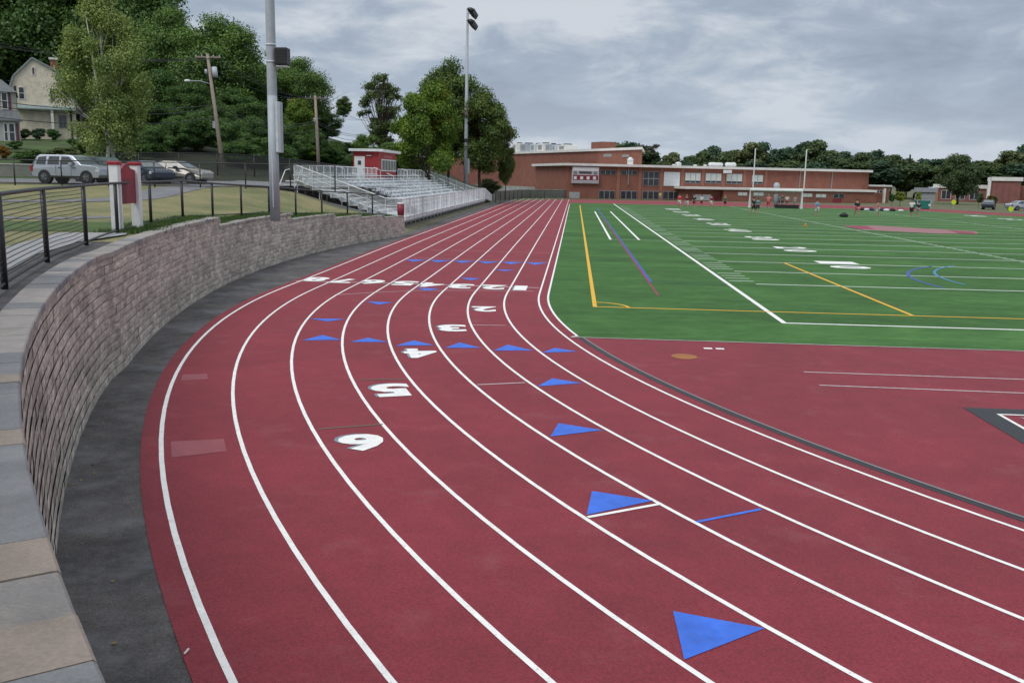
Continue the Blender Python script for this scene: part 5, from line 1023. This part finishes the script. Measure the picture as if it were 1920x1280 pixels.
# green canvas shelter
a = at(1719, 391, 137); b_ = at(1744, 391, 137); gs = root('canvas_shelter', (a[0], a[1], 0), 'bright green canvas shelter box at the far edge of the track', 'shelter', None, ang); w = float(np.linalg.norm((b_-a)[:2])); zt_ = at(1730, 375.5, 137)[2]
MB().box(0, w, 0, 1.2, .05, zt_).build('canvas', GREENT, gs, bevel=.05); MB().bar((0, -.02, 0), (0, -.02, zt_), .06).bar((w, -.02, 0), (w, -.02, zt_), .06).bar((0, -.02, zt_), (w, -.02, zt_), .06).build('frame', ALUD, gs)
MB().box(w-.3, w-.02, -.03, -.003, zt_*.35, zt_*.6).build('patch', WHITE, gs)
# lime signs
for x, y, lab in ((1788, 379, 'lime green round sign in front of the big dark tree'), (1895, 392, 'lime green round sign near the parked cars at right')):
    c = at(x, y, 142 if x < 1850 else 128); u = root('round_sign', (c[0], c[1], 0), lab, 'sign', 'lime green round signs', ang); MB().tube([(0, 0, 0), (0, 0, c[2])], .04, 8).build('post', GALV, u); MB().tube([(0, -.05, c[2]), (0, -.09, c[2])], .36, 20).build('disc', LIME, u)
# cars at right
def plain_car(x, y, D, rz, paint, label, zg=.03):
    p = at(x, y, D); p[2] = zg; return car(p, rz, 4.5, 1.75, SED, .96, 1.25, paint, label, (-1.35, 1.40), .32, SW, group='cars in the far car park', wshield=((1.12, 1.03), (.40, 1.42)), rearw=((-1.5, 1.07), (-.88, 1.38)))
plain_car(1853, 393, 143, ang+R(60), NAVY, 'dark car parked before the right-hand brick hall'); plain_car(1915, 396, 140, ang+R(8), SILVER, 'white-roofed car at the right edge of the picture'); 
# hedge fence right of school
a = rel(150, 48); rf = [(58, 112, 0), (70, 88, 0)]
# ---------------------------------------------------------------- goals
gc = np.array([23.2, 109.9]); gp_ = root('football_goalpost', (gc[0], gc[1]+1.2, 0), 'white football goalpost with two tall uprights at the far end', 'goalpost')
cbz = at(1449, 353.5, 135)[2]; hwid = 3.55; utop = at(1450, 281, 135)[2]
MB().tube([(0, 1.2, 0), (0, 1.2, 1.7), (0, .9, cbz-.3), (0, 0, cbz)], .11, 10).build('gooseneck', mat('grey_pad', (.25, .29, .32), .6), gp_, True); MB().tube([(0, 1.2, 0), (0, 1.2, 1.8)], .26, 12).build('base_pad', mat('grey_pad', (.25, .29, .32), .6), gp_, True)
MB().tube([(-hwid, 0, cbz), (hwid, 0, cbz)], .09, 10).build('crossbar', WHITE, gp_)
for s_ in (-1, 1): MB().tube([(s_*hwid, 0, cbz), (s_*hwid, 0, utop)], .09, 10).build('upright', WHITE, gp_)
GL = atz(1405, 389.5)[:2]; GR_ = atz(1502.5, 392)[:2]; sgz = at(1450, 360, 131)[2]; gg = root('soccer_goal', (GL[0], GL[1], 0), 'white soccer goal with black lower net below the football uprights', 'soccer goal', rz=math.atan2(GR_[1]-GL[1], GR_[0]-GL[0])); w = float(np.linalg.norm(GR_-GL)); h = 2.44
MB().tube([(0, 0, 0), (0, 0, h), (w, 0, h), (w, 0, 0)], .18, 8).build('goal_frame', WHITE, gg); MB().tube([(0, 0, h), (0, 1.0, h), (0, 2.2, 0), (w, 2.2, 0), (w, 1.0, h), (w, 0, h)], .04, 6).build('back_frame', WHITE, gg)
mb = MB().raw([(0, 1, h), (w, 1, h), (w, 2.2, .05), (0, 2.2, .05), (0, 0, h), (w, 0, h)], [(0, 1, 2, 3), (4, 5, 1, 0)]); mb.build('net', NET, gg, uv=[(0, 0), (w, 0), (w, 2.4), (0, 2.4), (0, 1), (w, 1)])
MB().box(w*.50, w*.96, .9, 1.0, .02, .5).build('bench', BLACK, gg)
# ---------------------------------------------------------------- people
def person(px, ybase, h, top, bottom, label, pose=0, hair=HAIR, sleeves=None):
    p = atz(px, ybase, PZ); rt = root('person', (p[0], p[1], PZ), label, 'person', 'people on the far side of the field', random.uniform(-1, 1)); k = h/1.75
    st = .16 if pose == 0 else .28; ar = [(.28, .0, 1.12), (.30, .08, .88)] if pose != 2 else [(.40, -.15, 1.25), (.34, -.34, 1.35)]
    V = [(0, 0, .95), (0, 0, 1.15), (0, 0, 1.38), (0, 0, 1.50), (0, -.01, 1.60), (0, 0, 1.70), (.19, 0, 1.40), (-.19, 0, 1.40), (ar[0][0], ar[0][1], ar[0][2]), (-ar[0][0], -ar[0][1], ar[0][2]), (ar[1][0], ar[1][1]-.06, ar[1][2]), (-ar[1][0], -ar[1][1]+.02, ar[1][2]),
         (.10, 0, .88), (-.10, 0, .88), (.12+st*.15, -st*.5, .48), (-.12, st*.4, .48), (.13, -st*.4, .07), (-.13, st, .07), (.14, -st*.4-.16, .03), (-.13, st-.15, .03), (ar[1][0]+.01, ar[1][1]-.12, ar[1][2]-.1), (-ar[1][0], -ar[1][1]-.02, ar[1][2]-.1)]
    E = [(0, 1), (1, 2), (2, 3), (3, 4), (4, 5), (2, 6), (2, 7), (6, 8), (7, 9), (8, 10), (9, 11), (0, 12), (0, 13), (12, 14), (13, 15), (14, 16), (15, 17), (16, 18), (17, 19), (10, 20), (11, 21)]
    Rd = [.14, .135, .15, .055, .095, .085, .07, .07, .045, .045, .032, .032, .09, .09, .065, .065, .042, .042, .04, .04, .03, .03]
    def skin(name, vi, ee, grow, m, par):
        me = bpy.data.meshes.new(name); me.from_pydata([tuple(c*k for c in V[i]) for i in vi], [(vi.index(a), vi.index(b)) for a, b in ee], []); o = link(name, me, m, par); md = o.modifiers.new('s', 'SKIN'); md.use_smooth_shade = True
        for j, i in enumerate(vi): r = (Rd[i]+grow)*k; me.skin_vertices[0].data[j].radius = (r, r*(.75 if i < 3 else 1)); me.skin_vertices[0].data[j].use_root = (j == 0)
        o.modifiers.new('u', 'SUBSURF').levels = 1; o.modifiers[-1].render_levels = 1; return o
    me_ = skin('body', list(range(22)), E, 0, SKIN, rt)
    skin('shirt', [1, 2, 6, 7, 8, 9, 0], [(0, 1), (1, 2), (2, 6), (2, 7), (6, 8), (7, 9)], .022, CLOTH[top], rt); skin('shorts', [0, 12, 13, 14, 15], [(0, 12), (0, 13), (12, 14), (13, 15)], .028, CLOTH[bottom], rt)
    bm = bmesh.new(); bmesh.ops.create_icosphere(bm, subdivisions=2, radius=.115*k, matrix=Matrix.Translation((0, .02*k, 1.70*k)) @ Matrix.Diagonal((1, 1.1, .85, 1))); mh = bpy.data.meshes.new('hair'); bm.to_mesh(mh); bm.free(); link('hair', mh, hair, rt, True)
    return rt
PEO = [(1273.5, 390, 1.75, 'red', 'white', 'person in a bright red shirt, leftmost of the far group', 0), (1287, 391, 1.7, 'maroon', 'white', 'person in maroon shirt right of the one in red', 1), (1301, 389, 1.65, 'black', 'maroon', 'person in black standing before the white garage door, left', 0), (1315, 388, 1.6, 'white', 'maroon', 'person in white shirt before the white garage door', 1),
       (1333, 390, 1.65, 'maroon', 'white', 'person in maroon shirt before the maroon school doors', 0), (1359, 389, 1.6, 'green', 'black', 'person in dark green left of the soccer goal', 0), (1412, 401, 1.8, 'black', 'black', 'person dressed all in black in front of the left goal post', 1), (1420, 400, 1.7, 'teal', 'black', 'person in teal beside the one in black at the left goal post', 0),
       (1440, 392, 1.85, 'pink', 'red', 'player in pink and red at the grey goalpost pad', 2), (1459, 388, 1.7, 'teal', 'black', 'person in pale teal inside the goal, left of the black figure', 0), (1466, 388, 1.85, 'black', 'black', 'tall person in black inside the soccer goal', 0), (1475, 388, 1.7, 'white', 'maroon', 'person in white and maroon inside the soccer goal', 1), (1490, 388, 1.6, 'grey', 'grey', 'person in grey at the right side inside the goal', 0),
       (1531, 405, 1.75, 'lightblue', 'white', 'person in light blue shirt and white trousers right of the soccer goal', 0), (1605.5, 407, 1.9, 'black', 'pink', 'player in black top and pink-red shorts in mid field', 1), (1645, 405, 1.65, 'pink', 'white', 'player in pink top and white shorts beside the row of bags', 0), (1708, 407, 1.9, 'white', 'black', 'player with white shoulders and black shorts right of the bags', 2), (1720.5, 406, 1.7, 'black', 'grey', 'player in black next to the one with white shoulders', 0), (1237.5, 378.5, 1.6, 'yellow', 'grey', 'person in yellow shirt on the track before the school windows', 0)]
for (x, yb, h, t_, b_, lab, po) in PEO: person(x, yb, h, t_, b_, lab, po, hair=HAIR if (x*7) % 3 else mat('fair_hair', (.3, .2, .1), .7))
def bag(x, y, s, m, label, cat='bag', name='sports_bag', group='bags lined up along the far sideline'):
    p = atz(x, y, PZ); rt = root(name, (p[0], p[1], PZ), label, cat, group, random.uniform(-.4, .4)); bm = bmesh.new(); bmesh.ops.create_icosphere(bm, subdivisions=2, radius=1); 
    for v in bm.verts: v.co = Vector((v.co.x*s, v.co.y*s*.55, max(v.co.z, -.6)*s*.5+s*.3))
    me = bpy.data.meshes.new('body'); bm.to_mesh(me); bm.free(); link('body', me, m, rt, True); MB().tube([(-s*.5, 0, s*.6), (-s*.3, 0, s*.95), (s*.3, 0, s*.95), (s*.5, 0, s*.6)], .03, 6).build('handle', BLACK, rt, True)
for i, (x, y, k, c_) in enumerate(((1617, 394.5, 'black', 'first bag from the left, black'), (1625, 395, 'white', 'white bag beside the leftmost black one'), (1633, 395, 'navy', 'dark blue bag left of the player in pink'), (1654, 395.5, 'navy', 'dark blue bag right of the player in pink'), (1662, 396, 'white', 'white bag between two dark bags'), (1673, 396, 'black', 'large black bag in the middle of the right row'), (1689, 397, 'white', 'white bag left of the white-shouldered player'))): bag(x, y, .42, CLOTH[k], c_)
bag(1582, 407, .5, CLOTH['black'], 'single black bag lying alone on the turf', group=None)
p = atz(1510, 424.5, PZ); cn_ = root('field_cone', (p[0], p[1], PZ), 'small orange-yellow marker cone on the turf below the soccer goal', 'cone'); MB().tube([(0, 0, .03), (0, 0, .42)], [.2, .04], 14).build('cone', ORANGE, cn_, True); MB().box(-.26, .26, -.26, .26, 0, .03).build('base', ORANGE, cn_); cn_.scale = (.6, .6, .6)
_lp = []
for k in range(260):
    s_ = rnd.uniform(8, WLEN-1); p, t, o = wp(s_); q = p-o*abs(rnd.normal(0, .28)+.13); _lp.append((q[0], q[1], AZ+.006))
_lp = np.array(_lp); _lm = leaf_mesh('leaf_litter', _lp, np.c_[rnd.normal(0, .25, (len(_lp), 2)), np.ones(len(_lp))], .035, mat('dry_leaf', (.30, .22, .10), .9, (.18, .11, .05), 5)); tag(link('leaf_litter', _lm), 'scattered dry leaf scraps along the foot of the curved wall', kind='stuff')
# small twig of litter on the track edge
p = atz(349, 1228); MB().bar((p[0], p[1]-.03, .03), (p[0]+.01, p[1]+.03, .04), .012).build('twig', TRIMM); tag(bpy.data.objects['twig'], 'tiny pale scrap lying on the edge of the track surface', 'litter')
p = atz(610, 658); 
print('objects', len(bpy.data.objects))
